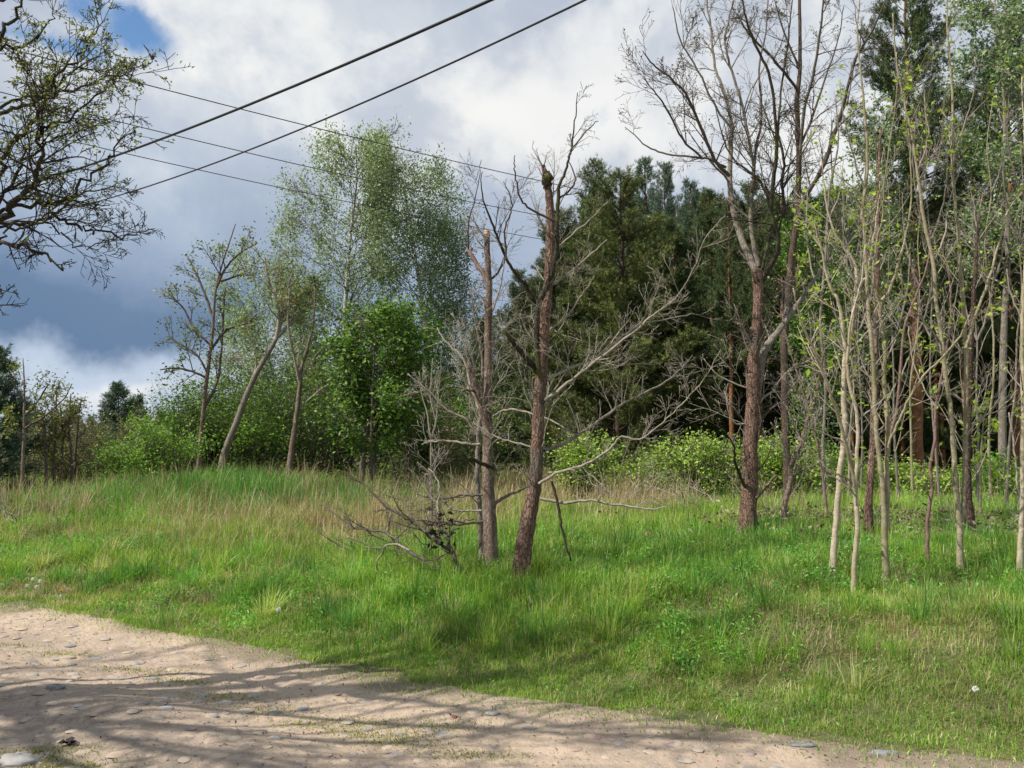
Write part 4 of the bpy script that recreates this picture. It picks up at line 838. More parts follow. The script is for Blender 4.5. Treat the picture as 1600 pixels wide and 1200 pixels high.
traced_tree('young_tree', 'small budding tree with forked thin stem at the far left', 'tree',
    [(33, 790, 7), (35, 740, 6), (37, 690, 5), (38, 640, 4), (38, 600, 2.5), (36, 560, 1.4)],
    [[[(37, 690, 3.5), (20, 670, 3), (8, 655, 2)], {}], [[(38, 650, 3.5), (60, 625, 3), (75, 600, 2)], {}], [[(38, 630, 3), (22, 600, 2.5), (12, 575, 1.5)], {}], [[(37, 670, 3.5), (70, 650, 3), (98, 625, 2), (112, 600, 1.5)], {}]],
    M['brown_bark'], M['twig_dark'], D=17.5, twig=(4, .6), spec=alder, seed=54, leaf=dict(per=1.7, size=.06, mat='bud_leaf', jit=.07, frac=.3), sides=8)

def leafy(name, label, cat, px, D, top_py, rx, kind, seed, leafm, nleaf, lsize, nst=3, bark='brown_bark', low=.25, flat=.8, droop=0., group=None, stem_w=.06, shape=None, weeping=False, ylow=None):
    """multi-stemmed leafy tree: stems, limbs and twigs grown upward, leaves gathered round the twig ends"""
    rng = np.random.RandomState(seed); g = P(px, 700, D); bx, by = g[0], D; bz = gh(bx, by); H = P(px, top_py, D)[2] - bz
    base = (bx, by, bz); root = thing(name, label, cat, base, group); T = Tubes(); ends = []
    W = rx / F * D
    S = Spec(seg=H * .05, wob=.10, up=.05, maxl=2, nch=(7, 4, 2), ang=(42, 42, 40), ratio=(.42, .45, .4), minr=.006, t0=low, taper=.25)
    stems = []
    for k in range(nst):
        a = rng.uniform(0, 6.28); tilt = 0 if nst == 1 else rng.uniform(.08, .30)
        d = unit(np.array((math.cos(a) * tilt * W / H * 2.2, math.sin(a) * tilt * W / H * 2.2, 1.))); n = 12; pts = [np.array((bx + math.cos(a) * .12 * (nst > 1), by + math.sin(a) * .12 * (nst > 1), bz - .05))]
        hh = H * rng.uniform(.82, 1.0) if k else H * .97
        for i in range(n - 1): d = unit(d + rng.randn(3) * .05 + np.array((0, 0, .03))); pts.append(pts[-1] + d * hh / (n - 1))
        pts = np.array(pts); r = stem_w * np.linspace(1, .15, n) * (1 if nst == 1 else .75); T.add(pts, r, 8); stems.append((pts, r))
    T.build('trunk', M[bark], root, base, .1)
    T2 = Tubes()
    for pts, r in stems:
        nb = int(nleaf['limbs'] / nst)
        for j in range(nb):
            t = low + (1 - low) * (j + rng.rand()) / nb * .98; i = min(int(t * 11), 10); f = t * 11 - i; pp = pts[i] * (1 - f) + pts[i + 1] * f
            a = rng.uniform(0, 6.28)
            prof = shape(t) if shape else math.sin(math.pi * min(1, max(.12, (t - low) / (1 - low) * .85 + .12))) ** .7
            d = unit(np.array((math.cos(a), math.sin(a), rng.uniform(.25, .9))))
            grow(T2, pp, d, W * prof * rng.uniform(.75, 1.1), max(.008, r[i] * (.22 if weeping else .4)), 0, S, rng, ends)
    T2.build('branches', M['twig_dark'] if bark == 'birch_bark' else M[bark], root, base)
    pos = pts_along(ends, float(nleaf['per']), lsize * nleaf.get('jit', 1.3), rng, .1)
    if weeping:
        k = rng.rand(len(pos)); drop = rng.exponential(.35, len(pos)) * (rng.rand(len(pos)) < .6); pos = pos + np.stack([rng.randn(len(pos)) * .05, rng.randn(len(pos)) * .05, -drop], 1)
    # clump: pull a share of leaves away to leave gaps
    c = fbm(pos[:, 0] * 1.7 + seed, pos[:, 2] * 1.2 + pos[:, 1] * .9, 1.0, seed, 3) ; pos = pos[rng.rand(len(pos)) < (.14 + 1.3 * ss(c, .35, .56))]
    if len(pos): pos = pos[pos[:, 2] > bz + .15]
    leaf_obj('leaves', pos, lsize, M[leafm], root, base, rng, droop=droop)
    return root, len(pos)
tot = 0
birchshape = lambda t: max(.3, max(0, 1 - ((t - .48) / .62) ** 2)) ** .6
for a in (
    ('birch_tree', 'tall silvery green birch, left one of the two highest birches', 'tree', 545, 31, 232, 138, 0, 61, 'birch_leaf', dict(limbs=95, per=14, jit=2.2), .085, 1, 'birch_bark', .22, .8, .8, None, .12, birchshape, True),
    ('birch_tree', 'tall birch with fuller crown, right one of the two highest birches', 'tree', 668, 32, 244, 122, 0, 62, 'birch_leaf_dark', dict(limbs=95, per=14, jit=2.2), .085, 1, 'birch_bark', .22, .8, .8, None, .12, birchshape, True),
    ('birch_tree', 'lower birch filling in behind the leaning grey trunk', 'tree', 465, 28, 375, 105, 0, 63, 'birch_leaf', dict(limbs=54, per=13, jit=1.8), .08, 2, 'birch_bark', .12, .8, .7, None, .07, birchshape, True),
    ('birch_tree', 'young pale leaved birch low behind the leaning grey trunk', 'tree', 420, 27, 470, 60, 0, 64, 'birch_leaf', dict(limbs=40, per=11, jit=1.5), .075, 2, 'birch_bark', .1, .8, .6, None, .05, birchshape, True),
    ('birch_tree', 'birch with pale leaves filling below the two highest birches', 'tree', 715, 30, 470, 75, 0, 65, 'birch_leaf_dark', dict(limbs=54, per=13, jit=1.8), .08, 2, 'birch_bark', .08, .8, .7, None, .07, birchshape, True),
    ('leafy_tree', 'bright green leafy tree with several dark stems in front of the birches', 'tree', 570, 19, 462, 98, 0, 66, 'maple_leaf', dict(limbs=72, per=7, jit=1.3), .095, 6, 'twig_dark', .24, .8, 0, None, .055, None, False),
    ('leafy_tree', 'second smaller leafy tree on the right shoulder of the multi stemmed tree', 'tree', 632, 21, 520, 55, 0, 67, 'maple_leaf', dict(limbs=44, per=6, jit=1.4), .085, 4, 'twig_dark', .1, .8, 0, None, .045, None, False),
    ('birch_tree', 'slim leafy birch standing behind the bare saplings on the right', 'tree', 1325, 21, 150, 75, 0, 68, 'birch_leaf_dark', dict(limbs=40, per=5.5, jit=1.5), .085, 1, 'grey_bark', .15, .8, .5, None, .07, birchshape, True),
    ('birch_tree', 'tall dense birch at the upper right corner', 'tree', 1570, 19, -60, 110, 0, 69, 'birch_leaf_dark', dict(limbs=60, per=8, jit=1.4), .085, 1, 'grey_bark', .40, .8, .4, None, .09, birchshape, False),
    ('leafy_tree', 'light green leafy tree in the gap right of the large leafless tree', 'tree', 1262, 20, 340, 60, 0, 70, 'maple_leaf', dict(limbs=36, per=6, jit=1.4), .085, 2, 'grey_bark', .15, .8, 0, None, .05, None, False)):
    r_, k_ = leafy(*a); tot += k_
# shrubs in the thicket
def bush(label, px, D, top_py, wpx, leafm, seed, per=3.4, lsize=.07, stems=14, cat='shrub', group=None, name='shrub', bark='twig_dark'):
    rng = np.random.RandomState(seed); g = P(px, 700, D); bx, by = g[0], D; bz = gh(bx, by); H = max(.5, P(px, top_py, D)[2] - bz) * 1.12; W = wpx / F * D * .5
    base = (bx, by, bz); root = thing(name, label, cat, base, group); T = Tubes(); ends = []
    S = Spec(seg=.14, wob=.16, up=.05, maxl=1, nch=(12, 3, 2), ang=(50, 45, 40), ratio=(.45, .4, .4), minr=.004, t0=.1, taper=.3)
    for k in range(int(stems * 1.5)):
        a = rng.uniform(0, 6.28); q = rng.rand() ** .6; d = unit(np.array((math.cos(a) * q * W * 1.1, math.sin(a) * q * W * .8, H * rng.uniform(.75, 1.0))))
        grow(T, np.array((bx + math.cos(a) * W * q * .45, by + math.sin(a) * W * .4 * q, bz - .03)), d, math.hypot(H, q * W * .7) * rng.uniform(.7, 1.0), .012, 0, S, rng, ends)
    T.build('stems', M[bark], root, base); pos = pts_along(ends, float(per) * 2.6, lsize * 1.3, rng, .0); pos = pos[pos[:, 2] > bz + .05]
    c = vn(pos[:, 0] * 3 + seed, pos[:, 2] * 3 + pos[:, 1], 1.0, seed); pos = pos[rng.rand(len(pos)) < (.35 + 1.4 * ss(c, .25, .6))]
    leaf_obj('leaves', pos, lsize * 1.1, M[leafm], root, base, rng); return len(pos)
BUSH = [
 ('leafy green bush left of the foot of the open branched young tree', 275, 25, 655, 90, 'maple_leaf', 111, 5, .08, 26),
 ('tall leafy green bush right of the open branched young tree', 335, 25.5, 615, 100, 'maple_leaf', 112, 6.5, .08, 28),
 ('tall green bush in the gap between the two leaning trunks', 425, 26, 590, 110, 'maple_leaf', 113, 6.5, .08, 28),
 ('tall green bush between the brown leaning trunk and the multi stemmed tree', 515, 25, 560, 110, 'maple_leaf', 114, 6.5, .08, 26),
 ('low spreading green bush on the left flank of the mound', 205, 24, 695, 90, 'bright_leaf', 115, 5, .065, 24),
 ('round bright green bush in front of the leaning grey trunk', 248, 20, 668, 95, 'bright_leaf', 81, 7.5, .06, 26),
 ('green bush filling below the open branched young tree', 305, 23, 635, 95, 'maple_leaf', 82, 6, .075, 24),
 ('dense green bush behind the leaning grey trunk', 365, 24, 590, 100, 'maple_leaf', 83, 6.5, .075, 26),
 ('yellowish green bush between the two leaning trunks', 410, 23, 650, 90, 'bright_leaf', 84, 4, .075, 18),
 ('green bush at the foot of the brown leaning trunk', 490, 24, 600, 110, 'maple_leaf', 85, 4, .08, 20),
 ('green bush low behind the multi stemmed leafy tree', 610, 25, 600, 130, 'maple_leaf', 86, 4, .08, 20),
 ('small olive bush behind the slim dead stem', 690, 22, 640, 110, 'olive_leaf', 87, 3.8, .07, 18),
 ('bright yellow green bush just right of the leaning reddish trunk', 908, 17, 690, 85, 'bush_leaf', 88, 4.6, .06, 20),
 ('first of the bright bushes in the row before the dark forest', 1005, 18.5, 712, 85, 'bush_leaf', 89, 3.0, .065, 18),
 ('tallest bright bush, directly left of the large leafless tree', 1095, 18, 690, 95, 'bush_leaf', 90, 4.2, .065, 22),
 ('bright bush seen directly behind the large leafless tree trunk', 1160, 19, 700, 80, 'bright_leaf', 91, 3.0, .065, 18),
 ('bright green bush behind the brownish leaning sapling', 1230, 17.5, 690, 100, 'bush_leaf', 92, 4.2, .065, 20),
 ('bright bush behind the forking crooked sapling', 1305, 18.5, 705, 80, 'bright_leaf', 93, 3.0, .065, 18),
 ('bright bush behind the dark red rough trunk', 1385, 19, 722, 80, 'bush_leaf', 94, 2.6, .065, 18),
 ('low bright bush behind the thin dark reddish sapling', 1465, 18, 735, 90, 'bush_leaf', 95, 2.4, .065, 18),
 ('low bright bush behind the sapling at the right edge', 1570, 17, 720, 110, 'bright_leaf', 96, 4, .065, 18),
 ('low olive shrub between the far left tree and the mound', 95, 24, 650, 90, 'olive_leaf', 97, 3, .06, 22),
 ('brownish shrub left of the round bright bush', 150, 26, 660, 90, 'olive_leaf', 98, 3, .065, 20),
 ('dull olive shrub at the left picture edge', 30, 28, 670, 110, 'olive_leaf', 99, 3.4, .07, 20),
 ('green shrub just right of the small young pine', 215, 27, 655, 70, 'olive_leaf', 100, 3.2, .07, 16),
 ('dark green shrub under the birches right of the leafy tree', 735, 26, 610, 120, 'maple_leaf', 101, 4, .08, 20),
]
for b in BUSH: tot += bush(*b)
for j, (px, D, h) in enumerate(((72, 19, 640), (86, 19.5, 610), (95, 20, 630), (110, 20, 615), (118, 20.5, 650))):
    rr = np.random.RandomState(300 + j)
    traced_tree('sapling', 'dark upright stem in the thin clump beside the far left tree', 'sapling', [(px, 770, 5), (px + rr.uniform(-4, 4), 720, 4.5), (px + rr.uniform(-5, 5), 670, 3.5), (px + rr.uniform(-6, 6), h, 2)],
                [[[(px, 690, 2.5), (px + rr.choice((-1, 1)) * 14, 665, 2), (px + rr.choice((-1, 1)) * 18, 640, 1.3)], {}]], M['twig_dark'], M['twig_dark'], D=D, twig=(4, .5), trunk_twigs=(4, .5), spec=alder, seed=310 + j,
                leaf=dict(per=1.8, size=.06, mat='olive_leaf', jit=.08, frac=.3), group='dark stems beside the far left tree', sides=6)
print('leaves', tot)

# ------------------------------------------------------------------ pines
def needles(pos, dirs, rng, K=12, L=.075, w=.010, rn=None):
    n = len(pos); p = np.repeat(pos, K, 0); d = np.repeat(dirs, K, 0); m = len(p)
    along = rng.rand(m)[:, None] * .11; a = rng.randn(m, 3); a -= d * (a * d).sum(1, keepdims=True); a /= (np.linalg.norm(a, axis=1, keepdims=True) + 1e-9)
    tip = d * .62 + a * .68; s = np.cross(tip, rng.randn(m, 3)); s /= (np.linalg.norm(s, axis=1, keepdims=True) + 1e-9)
    b = p + d * along; LL = L * rng.uniform(.75, 1.2, m)[:, None]
    V = np.stack([b - s * w * .5, b + s * w * .5, b + tip * LL], 1).reshape(-1, 3)
    r = np.clip((np.repeat(rn, K) if rn is not None else rng.rand(m)) * .6 + rng.rand(m) * .33, 0, .93)
    return V, np.arange(3 * m), np.full(m, 3), np.repeat(r, 3)
def pine_parts(H, W, low, seed, dens=1.0, K=12, L=.105, w=.014, top=.18, bendw=.0):
    rng = np.random.RandomState(seed); T = Tubes(); B = Tubes()
    n = 12; pts = np.zeros((n, 3)); pts[:, 2] = np.linspace(-.1, H, n); pts[:, :2] = np.cumsum(rng.randn(n, 2) * .03 * (H / 10), 0); pts[:, :2] -= pts[0, :2]
    r0 = .011 * H + .03; T.add(pts, r0 * np.linspace(1, .12, n), 9)
    P_, D_, R_ = [], [], []
    z = low * H
    while z < H * .985:
        t = (z / H - low) / (1 - low); prof = W * (1 - t) ** .62 * (.62 + .38 * min(1, t * 5)) + top
        k = rng.randint(4, 7)
        for j in range(k):
            a = rng.uniform(0, 6.28); L0 = prof * rng.uniform(.65, 1.12); up = .10 + .75 * t ** 1.2
            i = min(int(z / H * (n - 1)), n - 2); f = z / H * (n - 1) - i; p0 = pts[i] * (1 - f) + pts[i + 1] * f
            d = unit(np.array((math.cos(a), math.sin(a), up))); m = 6; bp = [p0]
            for q in range(m - 1): d = unit(d + rng.randn(3) * .08 + np.array((0, 0, .07))); bp.append(bp[-1] + d * L0 / (m - 1))
            bp = np.array(bp); B.add(bp, np.linspace(.028, .007, m) * (.4 + .6 * (1 - t)), 4)
            ns = max(4, int(L0 * 24 * dens)) 
            for q in range(ns):
                u = .22 + .78 * (q + rng.rand()) / ns; ii = min(int(u * (m - 1)), m - 2); ff = u * (m - 1) - ii; pp = bp[ii] * (1 - ff) + bp[ii + 1] * ff
                dd = unit(bp[ii + 1] - bp[ii]); sd_ = perp(dd, rng, R(rng.uniform(20, 70))); sd_ = unit(sd_ + np.array((0, 0, .35)))
                sl_ = rng.uniform(.12, .50) * (1.2 - .6 * u) * (1 - .4 * t)
                kk = 3 if sl_ > .2 else 2
                c = rng.rand()
                for v in range(kk): P_.append(pp + sd_ * sl_ * (v + .6) / kk + rng.randn(3) * .03); D_.append(unit(sd_ + rng.randn(3) * .35 + np.array((0, 0, .35)))); R_.append(c)
            P_.append(bp[-1]); D_.append(unit(d + np.array((0, 0, .5)))); R_.append(.8)
        z += rng.uniform(.16, .26) * (1 if H < 6 else 1.25)
    P_.append(pts[-1]); D_.append(np.array((0, 0, 1.))); R_.append(.9)
    P_ = np.array(P_); D_ = np.array(D_); R_ = np.array(R_)
    nd = needles(P_, D_, rng, K, L, w, R_)
    # pale new shoots standing up at the branch ends
    pick = rng.rand(len(P_)) < .16; cp = P_[pick]; m = len(cp); cn = rng.uniform(.05, .12, m)[:, None]; up = np.array((0, 0, 1.)) + rng.randn(m, 3) * .15; s = rng.randn(m, 3); s[:, 2] = 0; s /= np.linalg.norm(s, axis=1, keepdims=True) + 1e-9
    V2 = np.stack([cp - s * .009, cp + s * .009, cp + up * cn], 1).reshape(-1, 3)
    V = np.vstack([nd[0], V2]); Fc = np.concatenate([nd[1], np.arange(3 * m) + len(nd[0])]); S = np.concatenate([nd[2], np.full(m, 3)]); rn = np.concatenate([nd[3], np.full(3 * m, .999)])
    return T, B, (V, Fc, S, rn)
PV = []
def pine_variant(H, W, low, seed, mat, bark, dens=1.0, K=12, **k):
    T, B, (V, Fc, S, rn) = pine_parts(H, W, low, seed, dens, K, **k); PV.append((H, len(V)))
    return dict(H=H, T=T, B=B, nd=(V, Fc, S, rn), mat=mat, bark=bark)
def pine_place(v, px, D, top_py, label, group=None, rz=0, name='pine_tree', wx=1.0):
    g = P(px, 700, D); bz = gh(g[0], D); H = P(px, top_py, D)[2] - bz; s = H / v['H']; loc = (g[0], D, bz)
    if 'root' not in v:
        root = thing(name, label, 'pine tree', loc, group)
        v['T'].build('trunk', M[v['bark']], root, (0, 0, 0), .1); v['B'].build('branches', M['pine_bark_dark'], root, (0, 0, 0))
        V, Fc, S, rn = v['nd']; make_mesh('needles', V, Fc, S, M[v['mat']], root, False, {'rnd': rn}, (0, 0, 0)); v['root'] = root
        root.scale = (s * wx, s * wx, s); root.rotation_euler = (0, 0, rz); return root
    r = copy_tree(v['root'], loc, rz, (s * wx, s * wx, s), label, None)
    if group: r['group'] = group
    elif 'group' in r: del r['group']
    r.name = name; return r
vA = pine_variant(9.2, 3.0, .03, 1, 'needles_olive', 'pine_bark_dark', 1.2, 12)
vB = pine_variant(9.0, 2.2, .05, 2, 'needles', 'pine_bark_dark', 1.2, 12)
vC = pine_variant(9.0, 1.9, .10, 3, 'needles', 'orange_bark', 1.1, 12)
vD = pine_variant(12., 2.2, .42, 4, 'needles', 'orange_bark', 1.1, 12)
vE = pine_variant(4.0, 1.1, .04, 5, 'needles_blue', 'pine_bark_dark', 1.3, 12)
vF = pine_variant(9.0, 1.7, .10, 6, 'needles_blue', 'orange_bark', 1.0, 12)
pine_place(vA, 962, 23.5, 282, 'broad olive pine with crown to the ground, foremost of the pine stand', rz=.3, wx=1.1)
pine_place(vB, 880, 25, 330, 'dark pine directly behind the leaning reddish trunk', rz=1.1)
pine_place(vB, 1050, 24.5, 345, 'green pine on the right shoulder of the broad olive pine', rz=2.6, wx=1.05)
pine_place(vC, 930, 28, 255, 'pine with twin blue green tips above the broad olive pine', rz=.9, wx=.8)
pine_place(vF, 1008, 29, 255, 'narrow blue green pine tip, highest right of the broad olive pine', rz=.1, wx=.7)
pine_place(vF, 1045, 28, 262, 'narrow blue green pine tip next before the large leafless tree', rz=1.7, wx=.7)
pine_place(vF, 1085, 27, 290, 'narrow pine tip seen through the left limbs of the large leafless tree', rz=2.9, wx=.7)
pine_place(vC, 1115, 26, 300, 'dark pine behind the left side of the large leafless tree', rz=4, wx=.9)
pine_place(vB, 810, 27, 425, 'low dark pine between the lopped tree and the leaning reddish trunk', rz=3.3)
pine_place(vB, 752, 29, 500, 'low pine showing behind the lopped tree', rz=5.3, wx=.8)
pine_place(vD, 1435, 21, -40, 'tallest dark pine with high crown above the bare saplings', rz=.5, wx=.95)
pine_place(vD, 1585, 24, 20, 'tall dark pine mixed with the birch at the upper right corner', rz=2.1)
pine_place(vB, 1180, 27, 285, 'pine filling directly behind the large leafless tree', rz=.2, wx=.85)
pine_place(vC, 1245, 29, 330, 'pine seen between the two large bare trees', rz=2.2, wx=.9)
G = 'pines along the forest edge behind the saplings'; gl = 'pine of the dark forest edge behind the bare saplings'
for i, (px, D, tp, wx) in enumerate(((1310, 27, 400, 1), (1370, 26, 380, 1), (1430, 28, 360, 1), (1495, 26, 385, 1), (1560, 27, 370, 1), (1625, 26, 350, 1), (1340, 31, 340, 1), (1530, 31, 300, 1), (1475, 24.5, 420, 1), (1595, 24.5, 400, 1), (1405, 30, 330, 1), (1270, 30, 360, 1))):
    pine_place((vB, vA, vC)[i % 3], px, D, tp, gl, G, rz=i * 1.3, wx=wx * .9)
G2 = 'high crowned pines inside the forest'; gl2 = 'high crowned forest pine with bare orange trunk in the dark wood'
rq = np.random.RandomState(5)
for i, (px, D) in enumerate(((1145, 22.5), (1188, 25), (1225, 24), (1275, 23), (1330, 24.5), (1385, 23.5), (1412, 25), (1462, 24), (1510, 23), (1545, 25), (1600, 23.5))):
    pine_place(vD, px, D, rq.uniform(300, 360), gl2, G2, rz=i * 2.1, wx=.75)
# left side pines
pine_place(vE, 185, 30, 608, 'small bluish young pine beyond the meadow mound', rz=.4, wx=1.2)
pine_place(vE, 212, 33, 625, 'smaller reddish green young pine touching the bluish one', rz=2.4, wx=1.1)
pine_place(vE, -6, 19, 560, 'dark pine cut by the left picture edge', rz=1.4, wx=1.1)
for i, (px, D, tp) in enumerate(((115, 45, 640), (90, 50, 650), (60, 42, 650), (140, 55, 655), (250, 48, 650))):
    pine_place(vE, px, D, tp, 'little far off pine in the low row beyond the meadow', 'far off pines beyond the meadow', rz=i * 1.2)

# deep wood behind the first rows, and the far treeline: one mass each
def wood(name, spots, label, Hs, low, seed, mat, K=5, w=.034, L=.16, dens=.5, W=2.2):
    var = [pine_parts(10, W, low, seed + k, dens, K, L=L, w=w) for k in range(3)]
    VV, FF, SS_, RR, off = [], [], [], [], 0; TT = [[], [], 0, []]
    rng = np.random.RandomState(seed)
    arr = []
    for T, B, nd in var: tv, tf, ts = T.arrays(); arr.append((nd, tv, tf, ts))
    for (x, y, H) in spots:
        nd, tv, tf, ts = arr[rng.randint(3)]; a = rng.uniform(0, 6.28); s = H / 10; c_, s_2 = math.cos(a), math.sin(a)
        Rm = np.array(((c_, -s_2, 0), (s_2, c_, 0), (0, 0, 1))) * s; b = np.array((x, y, gh(x, y)))
        VV.append(nd[0] @ Rm.T + b); FF.append(nd[1] + off); SS_.append(nd[2]); RR.append(nd[3]); off += len(nd[0])
        TT[0].append(tv @ Rm.T + b); TT[1].append(tf + TT[2]); TT[3].append(ts); TT[2] += len(tv)
    o = make_mesh(name, np.vstack(VV), np.concatenate(FF), np.concatenate(SS_), M[mat], attrs={'rnd': np.concatenate(RR)}); tag(o, label, 'forest', kind='stuff')
    t = make_mesh('trunks', np.vstack(TT[0]), np.concatenate(TT[1]), np.concatenate(TT[3]), M['orange_bark'], o, True); t['kind'] = 'stuff'
rq = np.random.RandomState(9); sp = []
for y in (29, 32, 35.5, 39.5, 44, 50):
    for x in np.arange(-3.0, .62 * y + 3, 1.65): sp.append((x + rq.uniform(-.7, .7), y + rq.uniform(-1.2, 1.2), max(2.0, 1.25 + (680 - np.interp(800 + 1500 * x / y, (690, 760, 820, 870, 930, 1100, 1600), (610, 560, 470, 370, 335, 315, 290)) - rq.uniform(-12, 55)) / 1500 * y)))
wood('forest', sp, 'dense dark pine wood deep behind the forest edge', None, .06, 400, 'needles', W=2.6)
sp = []
for k in range(70): x = rq.uniform(-75, 10); y = rq.uniform(75, 120); sp.append((x, y, rq.uniform(2.8, 4.6)))
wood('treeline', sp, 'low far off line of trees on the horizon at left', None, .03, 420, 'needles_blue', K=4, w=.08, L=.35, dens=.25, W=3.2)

# ------------------------------------------------------------------ overhanging tree at upper left (its trunk stands just out of frame)
def overhang():
    rng = np.random.RandomState(91); D = 6.2
    bx, by = -6.3, 4.5
    base = (bx, by, gh(bx, by)); root = thing('overhanging_tree', 'dark gnarled tree with small new leaves reaching in from the upper left', 'tree', base)
    T = Tubes(); q = catmull([(bx, by, base[2] - .1), (bx + .1, by, 1.2), (bx + .3, by + .1, 2.4), (bx + .4, by, 3.6), (bx + .5, by - .1, 5.0), (bx + .9, by - .3, 6.6)], 4); T.add(q, interp_r([.30, .22, .20, .17, .12, .06], len(q)), 14); T.build('trunk', M['mossy_bark'], root, base, .12)
    S = Spec(seg=.055, wob=.23, up=.02, maxl=2, nch=(6, 5, 2.6), ang=(48, 45, 42), ratio=(.52, .5, .48), minr=.0032, t0=.1, taper=.3)
    L = [([(-330, 470), (-160, 430), (-60, 395), (0, 342, 15), (25, 318, 13), (52, 285, 11), (62, 240, 8), (66, 200, 6), (100, 190, 5), (130, 165, 4), (175, 130, 3), (215, 105, 2), (232, 70, 1.5)], 22),
         ([(-200, 450), (-60, 385), (0, 352, 9), (50, 345, 8), (90, 340, 7), (120, 352, 6), (150, 365, 5), (200, 370, 4), (240, 355, 2)], 20),
         ([(-60, 395), (0, 385, 8), (40, 385, 7), (75, 400, 5), (100, 420, 3)], 16),
         ([(-60, 380), (0, 330, 8), (60, 320, 8), (100, 310, 7), (140, 280, 6), (180, 240, 4), (205, 200, 2)], 20),
         ([(-200, 420), (-40, 290), (0, 268, 10), (15, 230, 9), (40, 200, 8), (70, 165, 7), (95, 120, 6), (130, 75, 4), (150, 30, 2.5), (160, 5, 1.5)], 22),
         ([(-200, 330), (-60, 215), (0, 178, 10), (40, 165, 9), (75, 150, 8), (110, 142, 6), (160, 125, 4), (200, 110, 2)], 22),
         ([(-60, 220), (0, 168, 7), (50, 152, 6), (90, 130, 5), (140, 90, 3), (190, 85, 1.5)], 20),
         ([(-200, 260), (-60, 130), (0, 60, 9), (20, 25, 7), (45, -20, 5), (60, -60, 3)], 16),
         ([(-100, 110), (0, 75, 6), (40, 72, 5), (70, 45, 4), (90, 10, 2)], 22),
         ([(0, 355, 6), (50, 350, 5), (90, 330, 5), (130, 300, 4), (190, 290, 2)], 18),
         ([(-60, 400), (0, 375, 5), (30, 350, 4), (80, 355, 4), (130, 385, 3), (185, 372, 1.5)], 16),
         ([(-200, 510), (-60, 480), (-10, 458, 4), (8, 462, 2)], 10),
         ([(-60, 395), (-20, 340, 8), (10, 300, 7), (40, 250, 6), (80, 220, 5), (120, 205, 4), (170, 190, 2)], 20),
         ([(-100, 20), (-30, 10, 7), (20, -10, 5), (70, -30, 3), (110, -60, 2)], 14)]
    S0 = Spec(seg=.055, wob=.17, up=.02, maxl=2, nch=(5, 4, 2), ang=(48, 46, 42), ratio=(.5, .5, .45), minr=.0024, t0=.12, taper=.35, r0=.0075)
    ends = []
    for tr, dn in L:
        tr = [(a[0], a[1], a[2] if len(a) > 2 else 17) for a in tr]
        w = np.array([a[2] for a in tr]); w = np.minimum.accumulate(w)
        tr = [(a[0], a[1], float(b) * .72) for a, b in zip(tr, w)]
        T = Tubes(); de = rng.uniform(-1.1, 1.0); q, r = limb_tube(T, tr, D, rng, de, -.4, 7, 5, .014)
        # join the limb to the trunk
        j = np.array((bx + .35, by, min(4.6, max(2.4, q[0][2] - .5)))); cq = catmull([j, (j + q[0]) / 2 + (0, 0, .1), q[0]], 4); T.add(cq, np.linspace(max(r[0] * 1.7, .03), r[0], len(cq)), 7)
        e = []; twigs(T, q[len(q) // 4:], r[len(q) // 4:], dn * .85, .40, S0, rng, e, .08, (0.1, 0, .03)); T.build('branch', M['mossy_bark'], root, base)
        up = np.clip((260 - tr[-1][1]) / 240, .06, 1); ends.append((e, up))
    pos = np.vstack([pts_along(e, .95 * u, .015, rng, .5) for e, u in ends if len(e)])
    leaf_obj('leaves', pos, .026, M['bud_leaf'], root, base, rng)
    # the rest of the crown over the road, out of frame, which shades it
    T = Tubes(); e = []
    Sx = Spec(seg=.25, wob=.16, up=.04, maxl=2, nch=(7, 5, 3), ang=(45, 45, 42), ratio=(.5, .5, .45), minr=.010, t0=.15, taper=.3)
    for k in range(9):
        a = rng.uniform(-2.4, .0); zz = rng.uniform(3.0, 5.5); grow(T, np.array((bx + .4, by, zz)), unit(np.array((math.cos(a), math.sin(a), .45))), rng.uniform(2.5, 4.2), .045, 0, Sx, rng, e)
    T.build('upper_limbs', M['mossy_bark'], root, base); pos = pts_along(e, 3.5, .12, rng, .2); leaf_obj('upper_leaves', pos, .05, M['bud_leaf'], root, base, rng)
overhang()
def shade_tree(x, y, H, seed, label, per=2.2, nl=18, Lb=3.0):
    rng = np.random.RandomState(seed); base = (x, y, gh(x, y)); root = thing('roadside_tree', label, 'tree', base, 'roadside trees behind the viewer')
    T = Tubes(); n = 10; pts = np.zeros((n, 3)) + base; pts[:, 2] += np.linspace(-.1, H * .9, n); pts[:, :2] += np.cumsum(rng.randn(n, 2) * .08, 0); T.add(pts, np.linspace(.22, .04, n), 12); T.build('trunk', M['brown_bark'], root, base, .1)
    T = Tubes(); e = []; Sx = Spec(seg=.3, wob=.15, up=.05, maxl=2, nch=(7, 5, 3), ang=(45, 45, 42), ratio=(.5, .5, .45), minr=.010, t0=.15, taper=.3)
    for k in range(nl):
        t = rng.uniform(.35, 1); i = int(t * (n - 1)); a = rng.uniform(0, 6.28); grow(T, pts[i], unit(np.array((math.cos(a), math.sin(a), rng.uniform(.2, .8)))), Lb * (1.2 - .6 * t) * rng.uniform(.7, 1.1), .028, 0, Sx, rng, e)
    T.build('branches', M['brown_bark'], root, base); leaf_obj('leaves', pts_along(e, per, .12, rng, .1), .06, M['bud_leaf'], root, base, rng)
shade_tree(-8.8, 2.8, 7.5, 501, 'tree standing on the near road edge behind the viewer at left', 3.0, 24)
shade_tree(-5.8, 1.4, 7.0, 502, 'tree standing on the near road edge directly behind the viewer', 2.6, 22)

